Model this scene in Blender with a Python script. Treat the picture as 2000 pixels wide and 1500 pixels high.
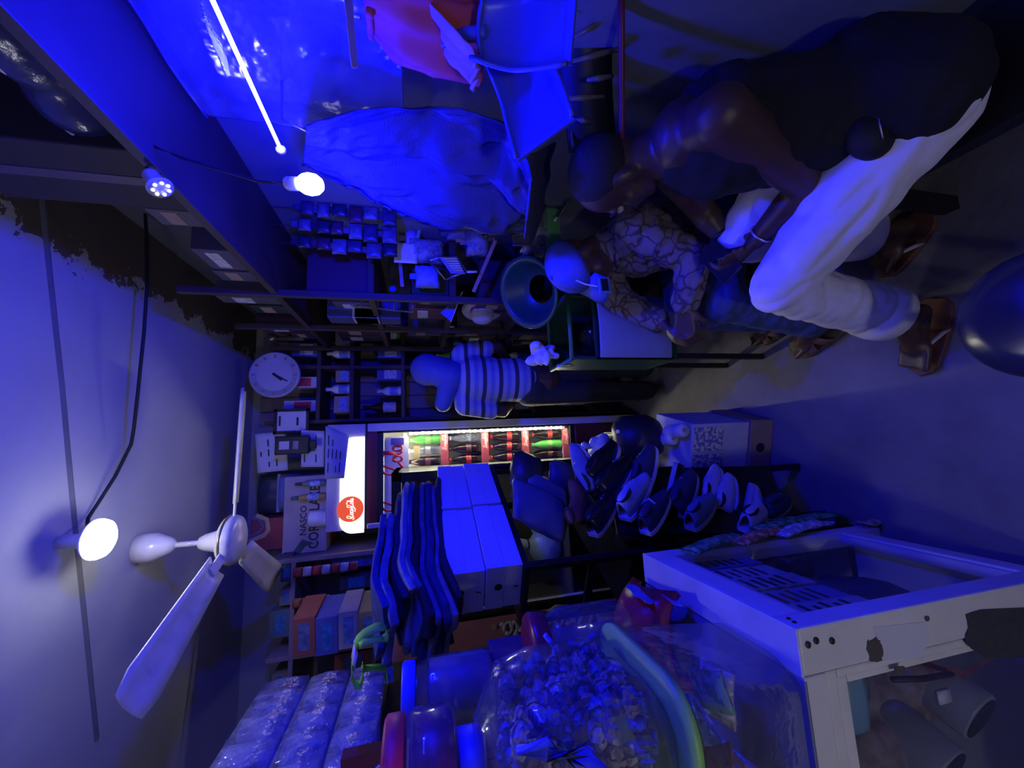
import bpy, bmesh, math, random
from mathutils import Vector, Matrix, noise
for o in list(bpy.data.objects): bpy.data.objects.remove(o, do_unlink=True)
random.seed(11)
V = Vector
sc = bpy.context.scene
COL = sc.collection
# ---------------------------------------------------------------- camera (phone held on its side at eye height)
FPX, HC = 750.0, 1.6
_yaw, _pit, _rol = math.atan(110 / FPX), math.atan(180 / FPX), -0.012
F_ = V((math.sin(_yaw) * math.cos(_pit), math.cos(_yaw) * math.cos(_pit), -math.sin(_pit)))
_R = V((math.cos(_yaw), -math.sin(_yaw), 0)); _U = _R.cross(F_)
R_ = _R * math.cos(_rol) + _U * math.sin(_rol); U_ = _U * math.cos(_rol) - _R * math.sin(_rol)
cam = bpy.data.cameras.new('camera'); cam.sensor_width = 36; cam.lens = FPX / 2000 * 36; cam.clip_start = .02
co = bpy.data.objects.new('camera', cam); COL.objects.link(co)
co.matrix_world = Matrix(((-U_.x, R_.x, -F_.x, 0), (-U_.y, R_.y, -F_.y, 0), (-U_.z, R_.z, -F_.z, HC), (0, 0, 0, 1)))
sc.camera = co
try:
    sc.cycles.max_bounces = 6; sc.cycles.diffuse_bounces = 3; sc.cycles.glossy_bounces = 3; sc.cycles.transparent_max_bounces = 10
except Exception: pass
# ---------------------------------------------------------------- world, exposure
w = bpy.data.worlds.new('world'); sc.world = w; w.use_nodes = True
w.node_tree.nodes['Background'].inputs[0].default_value = (.004, .004, .012, 1)
w.node_tree.nodes['Background'].inputs[1].default_value = 1
vs = sc.view_settings; vs.view_transform = 'Standard'; vs.look = 'None'; vs.gamma = 1; vs.exposure = 0.0
vs.use_curve_mapping = False
# lamp radiances (the lamps themselves are built further down)
BLUE_BULB = (6, 7, 2300)
BLUE_TUBE = (6, 7, 760)
WHITE_LAMP = (48, 48, 56)
DOOR_LAMP = (105, 104, 98)
FRIDGE_LED = (620, 600, 430)

def spot(x, y, Y=None, X=None, Z=None):
    """world point on the sight line of photo pixel (x, y) at room depth Y, or on the plane X / Z"""
    d = F_ * FPX + R_ * (750 - y) - U_ * (x - 1000)
    t = Y / d.y if Y is not None else (X / d.x if X is not None else (Z - HC) / d.z)
    return V((0, 0, HC)) + d * t

# ---------------------------------------------------------------- materials
def nd(nt, typ, **k):
    n = nt.nodes.new(typ)
    for a, b in k.items():
        if a in n.inputs: n.inputs[a].default_value = b
        else: setattr(n, a, b)
    return n
MATS = {}
def mat(name, col, rough=.55, metal=0, var=.18, scale=9, bump=0, bscale=60, emit=None, spec=.5, coat=0, rvar=.1):
    if name in MATS: return MATS[name]
    m = bpy.data.materials.new(name); m.use_nodes = True; nt = m.node_tree
    b = nt.nodes['Principled BSDF']; L = nt.links.new
    b.inputs['Metallic'].default_value = metal; b.inputs['Specular IOR Level'].default_value = spec
    b.inputs['Coat Weight'].default_value = coat
    tc = nd(nt, 'ShaderNodeTexCoord'); nz = nd(nt, 'ShaderNodeTexNoise', Scale=scale, Detail=5.0, Roughness=.6)
    L(tc.outputs['Object'], nz.inputs['Vector'])
    rp = nd(nt, 'ShaderNodeValToRGB'); e = rp.color_ramp.elements
    e[0].position, e[1].position = .3, .72
    e[0].color = (*[c * (1 - var) for c in col], 1); e[1].color = (*[min(1, c * (1 + var * .7)) for c in col], 1)
    L(nz.outputs['Fac'], rp.inputs['Fac']); L(rp.outputs['Color'], b.inputs['Base Color'])
    mr = nd(nt, 'ShaderNodeMapRange'); mr.inputs['To Min'].default_value = max(.02, rough - rvar); mr.inputs['To Max'].default_value = min(1, rough + rvar)
    L(nz.outputs['Fac'], mr.inputs['Value']); L(mr.outputs['Result'], b.inputs['Roughness'])
    if bump:
        n2 = nd(nt, 'ShaderNodeTexNoise', Scale=bscale, Detail=6.0); L(tc.outputs['Object'], n2.inputs['Vector'])
        bp = nd(nt, 'ShaderNodeBump', Strength=bump, Distance=.01); L(n2.outputs['Fac'], bp.inputs['Height']); L(bp.outputs['Normal'], b.inputs['Normal'])
    if emit:
        mx = max(emit); b.inputs['Emission Color'].default_value = (*[c / mx for c in emit], 1); b.inputs['Emission Strength'].default_value = mx
    MATS[name] = m; return m
def glassy(name, tint=(.9, .9, .95), rough=.08, body=.12, bcol=(.8, .8, .9), ior=1.35, bump=0, bscale=25):
    """thin clear plastic or glass: see-through, fresnel gloss, a little milky body"""
    if name in MATS: return MATS[name]
    m = bpy.data.materials.new(name); m.use_nodes = True; nt = m.node_tree; L = nt.links.new
    nt.nodes.remove(nt.nodes['Principled BSDF']); out = nt.nodes['Material Output']
    tr = nd(nt, 'ShaderNodeBsdfTransparent'); tr.inputs['Color'].default_value = (*tint, 1)
    df = nd(nt, 'ShaderNodeBsdfDiffuse'); df.inputs['Color'].default_value = (*bcol, 1)
    gl = nd(nt, 'ShaderNodeBsdfGlossy'); gl.inputs['Roughness'].default_value = rough
    m1 = nd(nt, 'ShaderNodeMixShader'); m2 = nd(nt, 'ShaderNodeMixShader'); fr = nd(nt, 'ShaderNodeMath', operation='MULTIPLY_ADD'); lw = nd(nt, 'ShaderNodeLayerWeight', Blend=.25); L(lw.outputs['Facing'], fr.inputs[0]); fr.inputs[1].default_value = .45 * (ior - .9) / .5; fr.inputs[2].default_value = .03
    tc = nd(nt, 'ShaderNodeTexCoord'); nz = nd(nt, 'ShaderNodeTexNoise', Scale=bscale, Detail=3.0); L(tc.outputs['Object'], nz.inputs['Vector'])
    mr = nd(nt, 'ShaderNodeMapRange'); mr.inputs['From Min'].default_value = .3; mr.inputs['From Max'].default_value = .7
    mr.inputs['To Min'].default_value = body * .4; mr.inputs['To Max'].default_value = body * 1.6
    L(nz.outputs['Fac'], mr.inputs['Value']); L(mr.outputs['Result'], m1.inputs['Fac'])
    L(tr.outputs[0], m1.inputs[1]); L(df.outputs[0], m1.inputs[2]); L(fr.outputs[0], m2.inputs['Fac'])
    L(m1.outputs[0], m2.inputs[1]); L(gl.outputs[0], m2.inputs[2]); L(m2.outputs[0], out.inputs['Surface'])
    if bump:
        bp = nd(nt, 'ShaderNodeBump', Strength=bump, Distance=.02); L(nz.outputs['Fac'], bp.inputs['Height'])
        for s in (gl, lw, df): L(bp.outputs['Normal'], s.inputs['Normal'])
    MATS[name] = m; return m
def lamp_mat(name, e):
    if name in MATS: return MATS[name]
    m = bpy.data.materials.new(name); m.use_nodes = True; nt = m.node_tree
    nt.nodes.remove(nt.nodes['Principled BSDF'])
    em = nd(nt, 'ShaderNodeEmission'); mx = max(e); em.inputs[0].default_value = (*[c / mx for c in e], 1); em.inputs[1].default_value = mx
    nt.links.new(em.outputs[0], nt.nodes['Material Output'].inputs['Surface']); MATS[name] = m; return m
def stripes(name, cols, axis='Z', width=.05, rough=.8, off=0):
    if name in MATS: return MATS[name]
    m = mat(name, cols[0], rough); nt = m.node_tree; L = nt.links.new; b = nt.nodes['Principled BSDF']
    tc = nd(nt, 'ShaderNodeTexCoord'); sx = nd(nt, 'ShaderNodeSeparateXYZ'); L(tc.outputs['Object'], sx.inputs[0])
    a = nd(nt, 'ShaderNodeMath', operation='MULTIPLY_ADD'); a.inputs[1].default_value = 1 / (width * len(cols)); a.inputs[2].default_value = 50 + off; L(sx.outputs[axis], a.inputs[0])
    f = nd(nt, 'ShaderNodeMath', operation='FRACT'); L(a.outputs[0], f.inputs[0])
    rp = nd(nt, 'ShaderNodeValToRGB'); rp.color_ramp.interpolation = 'CONSTANT'; el = rp.color_ramp.elements
    el[0].color = (*cols[0], 1); el[1].position = 1 / len(cols); el[1].color = (*cols[1], 1)
    for i in range(2, len(cols)):
        e = el.new(i / len(cols)); e.color = (*cols[i], 1)
    L(f.outputs[0], rp.inputs[0]); L(rp.outputs[0], b.inputs['Base Color']); return m
def blotch(name, c0, c1, scale=14, rough=.7, thr=.5, soft=.02, kind='noise', bump=0):
    """two-tone print or camouflage-like pattern"""
    if name in MATS: return MATS[name]
    m = mat(name, c0, rough, bump=bump); nt = m.node_tree; L = nt.links.new; b = nt.nodes['Principled BSDF']
    tc = nd(nt, 'ShaderNodeTexCoord')
    if kind == 'noise': n = nd(nt, 'ShaderNodeTexNoise', Scale=scale, Detail=2.0); o = n.outputs['Fac']
    else: n = nd(nt, 'ShaderNodeTexVoronoi', Scale=scale); n.feature = 'DISTANCE_TO_EDGE'; o = n.outputs['Distance']
    if kind == 'noise': L(tc.outputs['Object'], n.inputs['Vector'])
    else:
        wn = nd(nt, 'ShaderNodeTexNoise', Scale=scale * .8, Detail=2.0); ad = nd(nt, 'ShaderNodeVectorMath', operation='MULTIPLY_ADD'); L(tc.outputs['Object'], wn.inputs['Vector']); L(wn.outputs['Color'], ad.inputs[0]); ad.inputs[1].default_value = (1.6 / scale,) * 3; L(tc.outputs['Object'], ad.inputs[2]); L(ad.outputs[0], n.inputs['Vector'])
    rp = nd(nt, 'ShaderNodeValToRGB'); e = rp.color_ramp.elements; e[0].position = max(0, thr - soft); e[1].position = thr + soft
    e[0].color = (*c0, 1); e[1].color = (*c1, 1); L(o, rp.inputs[0]); L(rp.outputs[0], b.inputs['Base Color']); return m

# ---------------------------------------------------------------- mesh helpers
I4 = Matrix.Identity(4)
def frame(o, x, y=None, z=None):
    """matrix with origin o, local X along x, local Z near z (or Y near y)"""
    x = V(x).normalized()
    if z is not None:
        z = V(z); y = z.cross(x).normalized(); z = x.cross(y)
    else:
        y = V(y); z = x.cross(y).normalized(); y = z.cross(x)
    o = V(o)
    return Matrix(((x.x, y.x, z.x, o.x), (x.y, y.y, z.y, o.y), (x.z, y.z, z.z, o.z), (0, 0, 0, 1)))
def rotz(loc, a): return Matrix.Translation(V(loc)) @ Matrix.Rotation(a, 4, 'Z')
class MB:
    def __init__(s, M=I4): s.v, s.f, s.M = [], [], M
    def add(s, vs, fs):
        n = len(s.v); s.v += [s.M @ V(p) for p in vs]; s.f += [tuple(i + n for i in f) for f in fs]; return s
    def box(s, lo, hi):
        (a, b, c), (d, e, f) = lo, hi
        return s.add([(a, b, c), (d, b, c), (d, e, c), (a, e, c), (a, b, f), (d, b, f), (d, e, f), (a, e, f)],
                     [(0, 3, 2, 1), (4, 5, 6, 7), (0, 1, 5, 4), (1, 2, 6, 5), (2, 3, 7, 6), (3, 0, 4, 7)])
    def lathe(s, prof, n=20, M=I4, cap=True):
        vs, fs = [], []
        for r, z in prof:
            for i in range(n):
                a = 2 * math.pi * i / n; vs.append(M @ V((r * math.cos(a), r * math.sin(a), z)))
        for k in range(len(prof) - 1):
            for i in range(n):
                j = (i + 1) % n; fs.append((k * n + i, k * n + j, k * n + n + j, k * n + n + i))
        if cap: fs += [tuple(range(n))[::-1], tuple(range((len(prof) - 1) * n, len(prof) * n))]
        return s.add(vs, fs)
    def tube(s, pts, r, n=8, flat=1.0, up=(0, 0, 1), cap=True):
        pts = [V(p) for p in pts]; rs = r if isinstance(r, (list, tuple)) else [r] * len(pts); vs, fs = [], []
        for i, p in enumerate(pts):
            t = (pts[min(i + 1, len(pts) - 1)] - pts[max(i - 1, 0)]).normalized()
            u = V(up) if abs(t.dot(V(up).normalized())) < .95 else V((1, 0, .1))
            a = t.cross(u).normalized(); b = a.cross(t)
            for k in range(n):
                g = 2 * math.pi * k / n; vs.append(p + a * rs[i] * math.cos(g) + b * rs[i] * flat * math.sin(g))
        for i in range(len(pts) - 1):
            for k in range(n):
                j = (k + 1) % n; fs.append((i * n + k, i * n + j, i * n + n + j, i * n + n + k))
        if cap: fs += [tuple(range(n))[::-1], tuple(range((len(pts) - 1) * n, len(pts) * n))]
        return s.add(vs, fs)
    def cyl(s, a, b, r, n=12): return s.tube([a, b], r, n)
    def ell(s, c, r, n=14, m=8, M=I4):
        r = (r, r, r) if isinstance(r, (int, float)) else r; vs, fs = [], []
        for k in range(1, m):
            th = math.pi * k / m
            for i in range(n):
                a = 2 * math.pi * i / n; vs.append(V(c) + M @ V((r[0] * math.sin(th) * math.cos(a), r[1] * math.sin(th) * math.sin(a), -r[2] * math.cos(th))))
        vs += [V(c) + M @ V((0, 0, -r[2])), V(c) + M @ V((0, 0, r[2]))]; B, T = len(vs) - 2, len(vs) - 1
        for k in range(m - 2):
            for i in range(n):
                j = (i + 1) % n; fs.append((k * n + i, k * n + j, k * n + n + j, k * n + n + i))
        for i in range(n):
            j = (i + 1) % n; fs += [(B, j, i), (T, (m - 2) * n + i, (m - 2) * n + j)]
        return s.add(vs, fs)
    def cap(s, a, ra, b, rb, n=14):
        """tapered capsule"""
        a, b = V(a), V(b); d = (b - a); L = d.length or 1e-4; d = d / L
        M = frame(a, d, z=(0, 0, 1) if abs(d.z) < .9 else (0, 1, 0)) @ Matrix(((0, 0, 1, 0), (1, 0, 0, 0), (0, 1, 0, 0), (0, 0, 0, 1)))
        pr = [(ra * math.cos(t), -ra * -math.sin(t)) for t in [-1.5, -1.1, -.6, -.2]]
        pr = [(max(.0006, ra * math.cos(t)), ra * math.sin(t)) for t in (-1.56, -1.1, -.6, -.2)] + [(max(.0006, rb * math.cos(t)), L + rb * math.sin(t)) for t in (.2, .6, 1.1, 1.56)]
        return s.lathe(pr, n, M)
    def grid(s, rows, thick=0, n=None):
        """surface through a grid of points; thick gives it a real back"""
        R, C = len(rows), len(rows[0]); vs = [V(p) for r in rows for p in r]; fs = []
        q = lambda i, j: i * C + j
        for i in range(R - 1):
            for j in range(C - 1): fs.append((q(i, j), q(i, j + 1), q(i + 1, j + 1), q(i + 1, j)))
        if thick:
            nn = len(vs); off = []
            for i in range(R):
                for j in range(C):
                    du = vs[q(i, min(j + 1, C - 1))] - vs[q(i, max(j - 1, 0))]; dv = vs[q(min(i + 1, R - 1), j)] - vs[q(max(i - 1, 0), j)]
                    k = du.cross(dv); off.append(vs[q(i, j)] - (k.normalized() if k.length > 1e-9 else V((0, 0, 1))) * thick)
            fs += [tuple(a + nn for a in f[::-1]) for f in fs[:]]; vs += off
            ring = [q(0, j) for j in range(C)] + [q(i, C - 1) for i in range(1, R)] + [q(R - 1, j) for j in range(C - 2, -1, -1)] + [q(i, 0) for i in range(R - 2, 0, -1)]
            for a, b in zip(ring, ring[1:] + ring[:1]): fs.append((b, a, a + nn, b + nn))
        return s.add(vs, fs)
    def prism(s, poly, z0, z1, M=I4):
        n = len(poly); vs = [M @ V((*p, z0)) for p in poly] + [M @ V((*p, z1)) for p in poly]
        return s.add(vs, [tuple(range(n))[::-1], tuple(range(n, 2 * n))] + [(i, (i + 1) % n, n + (i + 1) % n, n + i) for i in range(n)])
def mesh(name, mb, m):
    me = bpy.data.meshes.new(name); me.from_pydata([tuple(p) for p in mb.v], [], mb.f); me.materials.append(m)
    bm = bmesh.new(); bm.from_mesh(me); bmesh.ops.recalc_face_normals(bm, faces=bm.faces); bm.to_mesh(me); bm.free(); return me
def obj(name, mb, m, parent=None, smooth=False, bevel=0, seg=2, sub=0, label=None, kind=None):
    me = mesh(name, mb, m) if isinstance(mb, MB) else mb
    o = bpy.data.objects.new(name, me); COL.objects.link(o)
    if parent is not None:
        o.parent = parent
        if parent.get('_w'): o.matrix_parent_inverse = Matrix.Translation(V(parent['_w'])).inverted()
    if bevel:
        b = o.modifiers.new('bevel', 'BEVEL'); b.width = bevel; b.segments = seg; b.limit_method = 'ANGLE'; b.angle_limit = .6
    if sub:
        b = o.modifiers.new('sub', 'SUBSURF'); b.levels = b.render_levels = sub
    if smooth:
        for p in me.polygons: p.use_smooth = True
    if label: o['label'] = label
    if kind: o['kind'] = kind
    return o
def tag(o, label, cat, group=None):
    o['label'] = label; o['category'] = cat
    if group: o['group'] = group
    return o
def thing(name, label, cat, loc=(0, 0, 0), group=None, M=None):
    """Empty at the thing's base. With loc only, parts are modelled in world coordinates; with M, in local ones."""
    o = bpy.data.objects.new(name, None); COL.objects.link(o); o.empty_display_size = .05
    if M is not None: o.matrix_world = M
    else: o.location = loc; o['_w'] = [float(c) for c in loc]
    return tag(o, label, cat, group)
def struct(name, mb, m, **k): return obj(name, mb, m, kind='structure', **k)
def dup(root, M, label=None, group=None):
    r = root.copy(); COL.objects.link(r); r.matrix_world = M
    if label: r['label'] = label
    if group: r['group'] = group
    for ch in root.children:
        c = ch.copy(); COL.objects.link(c); c.parent = r
        for g in ch.children:
            d = g.copy(); COL.objects.link(d); d.parent = c
    return r
def kill(*roots):
    for r in roots:
        for ch in list(r.children): bpy.data.objects.remove(ch)
        bpy.data.objects.remove(r)
ORD = ['first', 'second', 'third', 'fourth', 'fifth', 'sixth', 'seventh', 'eighth', 'ninth', 'tenth', 'eleventh', 'twelfth']
def baked(name, mb, m, parent, voxel=.008, it=4, fac=.5, crease=0, cs=9.0, seed=0):
    """one continuous skin over overlapping volumes"""
    o = bpy.data.objects.new('tmp', mesh('tmp', mb, m)); COL.objects.link(o)
    r = o.modifiers.new('r', 'REMESH'); r.mode = 'VOXEL'; r.voxel_size = voxel; r.use_smooth_shade = True
    q = o.modifiers.new('s', 'SMOOTH'); q.factor = fac; q.iterations = it
    bpy.context.view_layer.update(); dg = bpy.context.evaluated_depsgraph_get()
    me = bpy.data.meshes.new_from_object(o.evaluated_get(dg)); me.name = name
    me.materials.clear(); me.materials.append(m); bpy.data.objects.remove(o)
    if crease:   # cloth creases: ridged noise pushed along the normals
        n = len(me.vertices); co_, no_ = [0.0] * (3 * n), [0.0] * (3 * n); me.vertices.foreach_get('co', co_); me.vertices.foreach_get('normal', no_)
        for a in range(0, 3 * n, 3):
            q = V(co_[a:a + 3]) * cs + V((seed * 3.7, 0, 0)); h = crease * (1.2 * (abs(noise.noise(V((q.x, q.y, q.z * 2.2)))) ** .7) - .45 + .45 * noise.noise(q * 2.3))
            for k in (0, 1, 2): co_[a + k] += no_[a + k] * h
        me.vertices.foreach_set('co', co_); me.update()
    return obj(name, me, m, parent, smooth=True)
def text(name, s, size, M, m, parent=None, shear=0, bold=0, align='LEFT', sx=1):
    c = bpy.data.curves.new('t', 'FONT'); c.body = s; c.size = size; c.shear = shear; c.extrude = .0006; c.offset = bold; c.align_x = align; c.resolution_u = 2
    o = bpy.data.objects.new('t', c); COL.objects.link(o); bpy.context.view_layer.update()
    me = bpy.data.meshes.new_from_object(o.evaluated_get(bpy.context.evaluated_depsgraph_get())); bpy.data.objects.remove(o)
    me.transform(M @ Matrix.Diagonal((sx, 1, 1, 1))); me.materials.clear(); me.materials.append(m); me.name = name
    return obj(name, me, m, parent)
# flowing script lettering drawn as strokes (unit x-height 1)
def _arc(cx, cy, rx, ry, a0, a1, n=10): return [(cx + rx * math.cos(math.radians(a0 + (a1 - a0) * i / n)), cy + ry * math.sin(math.radians(a0 + (a1 - a0) * i / n))) for i in range(n + 1)]
def script_strokes():
    S = []; x = 0
    bigC = lambda x: _arc(x + 1.0, 1.1, .95, 1.15, 55, 300, 16) + [(x + 1.9, .35), (x + 2.2, .6)]
    o_ = lambda x: _arc(x + .5, .5, .45, .5, 80, 440, 14) + [(x + 1.0, .9), (x + 1.25, .8)]
    c_ = lambda x: _arc(x + .55, .5, .45, .5, 50, 300, 12) + [(x + 1.1, .3)]
    a_ = lambda x: _arc(x + .5, .5, .42, .5, 40, 380, 14) + [(x + .95, .9), (x + .93, .2), (x + 1.05, .02), (x + 1.3, .2)]
    S.append([(-.6, .2), (-.2, -.25), (.5, -.3)] + bigC(.2)); S += [o_(2.2), c_(3.3), a_(4.35)]
    S.append([(5.5, .55), (6.3, .7)])
    S.append([(3.6, -.6), (5.2, -.7), (6.3, -.2)] + bigC(6.1)); S.append([(7.9, 2.2), (8.6, 2.45), (9.4, 2.1), (10.2, 2.2)])
    S.append(o_(8.2)); S.append([(9.3, .4), (9.9, 1.5), (9.95, 2.3), (9.7, 2.3), (9.5, 1.2), (9.55, .25), (9.75, .02), (10.0, .2)]); S.append(a_(9.95))
    return S
def script_word(name, M, width, m, parent=None, only=None, sy=1.05, wt=1.0):
    S = script_strokes(); S = S if only is None else S[only:]; x0 = min(p[0] for s in S for p in s); x1 = max(p[0] for s in S for p in s); k = width / (x1 - x0)
    b = MB(M)
    for s in S: b.tube([((p[0] - x0) * k, p[1] * k * sy, 0) for p in s], [.13 * wt * k * (1 + .35 * math.sin(i * 1.1)) for i in range(len(s))], 6, flat=.12, up=(0, 0, 1))
    return obj(name, b, m, parent, smooth=True)
def nz3(p, s=1.0, seed=0): return noise.noise(V(p) * s + V((seed * 7.3, seed * 3.1, seed * 1.7)))
# ================================================================ the room
CZ = 2.72; WX = .94; BY = 2.98; LX = -2.3; FY = -1.3
conc = mat('concrete_floor', (.18, .17, .175), .75, var=.35, scale=2.6, bump=.25, bscale=30)
plaster = mat('wall_plaster', (.3, .3, .32), .8, var=.12, scale=3, bump=.12, bscale=40)
def ceiling_mat():
    m = mat('ceiling_paint', (.42, .42, .45), .85, var=.10, scale=2.2, bump=.1, bscale=25); nt = m.node_tree; L = nt.links.new
    b = nt.nodes['Principled BSDF']; old = b.inputs['Base Color'].links[0].from_socket
    tc = nd(nt, 'ShaderNodeTexCoord'); sx = nd(nt, 'ShaderNodeSeparateXYZ'); L(tc.outputs['Object'], sx.inputs[0])
    n = nd(nt, 'ShaderNodeTexNoise', Scale=5.0, Detail=6.0, Roughness=.65); L(tc.outputs['Object'], n.inputs['Vector'])
    a = nd(nt, 'ShaderNodeMath', operation='MULTIPLY_ADD'); a.inputs[1].default_value = .75; L(n.outputs['Fac'], a.inputs[0]); L(sx.outputs['X'], a.inputs[2])
    rp = nd(nt, 'ShaderNodeValToRGB'); rp.color_ramp.elements[0].position = .0; rp.color_ramp.elements[1].position = 1
    st = nd(nt, 'ShaderNodeMath', operation='GREATER_THAN'); st.inputs[1].default_value = 1.06; L(a.outputs[0], st.inputs[0])
    mx = nd(nt, 'ShaderNodeMix', data_type='RGBA'); L(st.outputs[0], mx.inputs['Factor']); L(old, mx.inputs[6]); mx.inputs[7].default_value = (.11, .085, .06, 1)
    L(mx.outputs[2], b.inputs['Base Color']); return m
def slab(name, lo, hi, m): return struct(name, MB().box(lo, hi), m)
slab('floor', (LX - .1, FY - .1, -.1), (WX + .1, BY + .1, 0), conc)
slab('ceiling', (LX - .1, FY - .1, CZ), (WX + .1, BY + .1, CZ + .1), ceiling_mat())
slab('wall_right', (WX, FY, 0), (WX + .1, BY, CZ), mat('wall_grey_shade', (.13, .14, .15), .8, var=.15, scale=3, bump=.12, bscale=40))  # darker than the other walls: the photographer's shadow is put into its colour
slab('wall_left', (LX - .1, FY, 0), (LX, BY, CZ), plaster)
slab('wall_back', (LX, BY, 0), (WX, BY + .1, CZ), plaster)
slab('wall_front', (LX, FY - .1, 0), (WX, FY, CZ), plaster)
# joint between two ceiling boards
pts = [spot(78, 350, Z=CZ), spot(100, 560, Z=CZ), spot(122, 760, Z=CZ), spot(140, 960, Z=CZ)]
d = (pts[-1] - pts[0]).normalized()
struct('trim_1', MB().tube([pts[0] - d * .5] + pts + [pts[-1] + d * .9], .011, 4, flat=.5), mat('joint_strip', (.16, .16, .18), .8))

# ================================================================ lamps
metal_w = mat('white_enamel', (.75, .75, .74), .4); steel = mat('dull_steel', (.55, .55, .57), .35, 1)
white_pl = mat('white_plastic', (.78, .78, .76), .4); blackp = mat('black_plastic', (.012, .012, .014), .35)
# round white lamp on the ceiling
c = spot(190, 1053, Z=CZ - .10)
t = thing('ceiling_lamp', 'round white LED lamp glowing on the ceiling beside the fan rod', 'lamp', c)
lm = Matrix.Translation(c)
obj('lamp_base', MB().lathe([(.02, .10), (.022, .05), (.035, .03), (.06, .012), (.064, .004), (.06, .004)], 24, lm), metal_w, t, True)
obj('diffuser', MB().lathe([(.06, .006), (.063, -.004), (.058, -.018), (.04, -.03), (.018, -.036), (.002, -.037)], 24, lm), lamp_mat('white_lamp_glow', WHITE_LAMP), t, True)
# cable to it
cab = [spot(x, y, Z=z) for x, y, z in [(262, 250, CZ - .03), (270, 300, CZ - .05), (280, 350, CZ - .06), (286, 460, CZ - .09), (287, 560, CZ - .10), (281, 650, CZ - .10), (270, 760, CZ - .09), (261, 840, CZ - .07), (256, 868, CZ - .06), (225, 930, CZ - .04), (190, 985, CZ - .02), (172, 1012, CZ - .012)]]
cab.append(c + V((-.01, 0, .03)))
tag(obj('cable', MB().tube(cab, .0055, 6), mat('black_cable', (.008, .008, .01), .5), None, True), 'thin black cable sagging below the ceiling towards the white lamp', 'cable')
# ceiling fan, blades at rest
fx, fy = -.372, 1.95
t = thing('ceiling_fan', 'white ceiling fan on a short rod with three blades', 'fan', (fx, fy, CZ))
fm = Matrix.Translation((fx, fy, 0))
cream = mat('fan_enamel', (.72, .70, .64), .3, coat=.3)
obj('canopy', MB().lathe([(.012, CZ - .13), (.03, CZ - .115), (.055, CZ - .06), (.06, CZ - .005)], 24, fm), cream, t, True)
obj('rod', MB().lathe([(.011, 2.48), (.011, CZ - .1)], 14, fm), cream, t, True)
obj('motor_cover', MB().lathe([(.012, 2.51), (.024, 2.505), (.034, 2.485), (.041, 2.455), (.048, 2.435), (.05, 2.42)], 26, fm), cream, t, True)
obj('motor_housing', MB().lathe([(.05, 2.424), (.08, 2.42), (.096, 2.41), (.102, 2.395), (.102, 2.38), (.096, 2.366), (.075, 2.356), (.04, 2.35), (.01, 2.348)], 32, fm), cream, t, True)
obj('rim_ring', MB().lathe([(.1, 2.402), (.1055, 2.399), (.1055, 2.394), (.1, 2.391)], 32, fm, cap=False), mat('fan_gilt', (.35, .27, .12), .35, .8), t, True)
for k in range(3):
    a = math.radians(2 + 120 * k); M = fm @ Matrix.Rotation(a, 4, 'Z') @ Matrix.Translation((0, 0, 2.385)) @ Matrix.Rotation(.3, 4, 'X')
    obj('blade_bracket', MB(M).box((.08, -.02, -.004), (.18, .02, .004)), cream, t, bevel=.002)
    rows = [[(.15 + .5 * i / 8, s * (.05 + .025 * i / 8) * (1 if i < 8 else .75), .004 - .012 * (s * s)) for s in (-1, -.5, 0, .5, 1)] for i in range(9)]
    obj('blade', MB(M).grid(rows, .006), cream, t, True)
# blue LED tube along the right shelves: a row of bright beads in a clear sleeve
p0, p1 = spot(415, 0, X=.6), spot(548, 291, X=.6); d = p1 - p0; p0 = p0 - d * .45; d = p1 - p0
t = thing('led_tube', 'glowing beaded LED tube slanting in from the frame edge', 'lamp', p1)
glow = lamp_mat('blue_tube_glow', BLUE_TUBE)
L = d.length; n = int(L / .0135); M = frame(p0, d, z=(0, 0, 1))
obj('led_core', MB(M).tube([(0, 0, 0), (L, 0, 0)], .0035, 8), glow, t)
bd = mesh('led_bead', MB().ell((0, 0, 0), (.0042, .009, .009), 8, 6), glow)
for i in range(n):
    o = obj('led_bead', bd, glow, t); o.matrix_local = Matrix.Translation(-V(t['_w'])) @ M @ Matrix.Translation((.004 + i * L / n, 0, 0)); o.matrix_parent_inverse = I4
obj('end_cap', MB(M).tube([(L, 0, 0), (L + .004, 0, 0)], .0095, 10), white_pl, t)
# blue bulb
c = spot(605, 360, X=.6)
t = thing('blue_bulb', 'bright bulb with a blinding white core under the blue tube end', 'lamp', c)
M = frame(c, (.1, .25, 1), z=(1, 0, 0)) @ Matrix(((0, 0, 1, 0), (1, 0, 0, 0), (0, 1, 0, 0), (0, 0, 0, 1)))
obj('globe', MB().lathe([(.001, -.03), (.014, -.027), (.022, -.016), (.0245, 0), (.022, .012), (.016, .022), (.013, .026)], 20, M), lamp_mat('blue_bulb_glow', BLUE_BULB), t, True)
obj('socket', MB().lathe([(.014, .026), (.015, .03), (.0155, .05), (.012, .056), (.004, .06)], 16, M), white_pl, t, True)
obj('socket_wire', MB().tube([M @ V((0, 0, .058)), M @ V((.004, 0, .12)), V((.64, .9, 2.1)), V((.66, .9, 2.153))], .003, 6), blackp, t, True)
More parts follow.
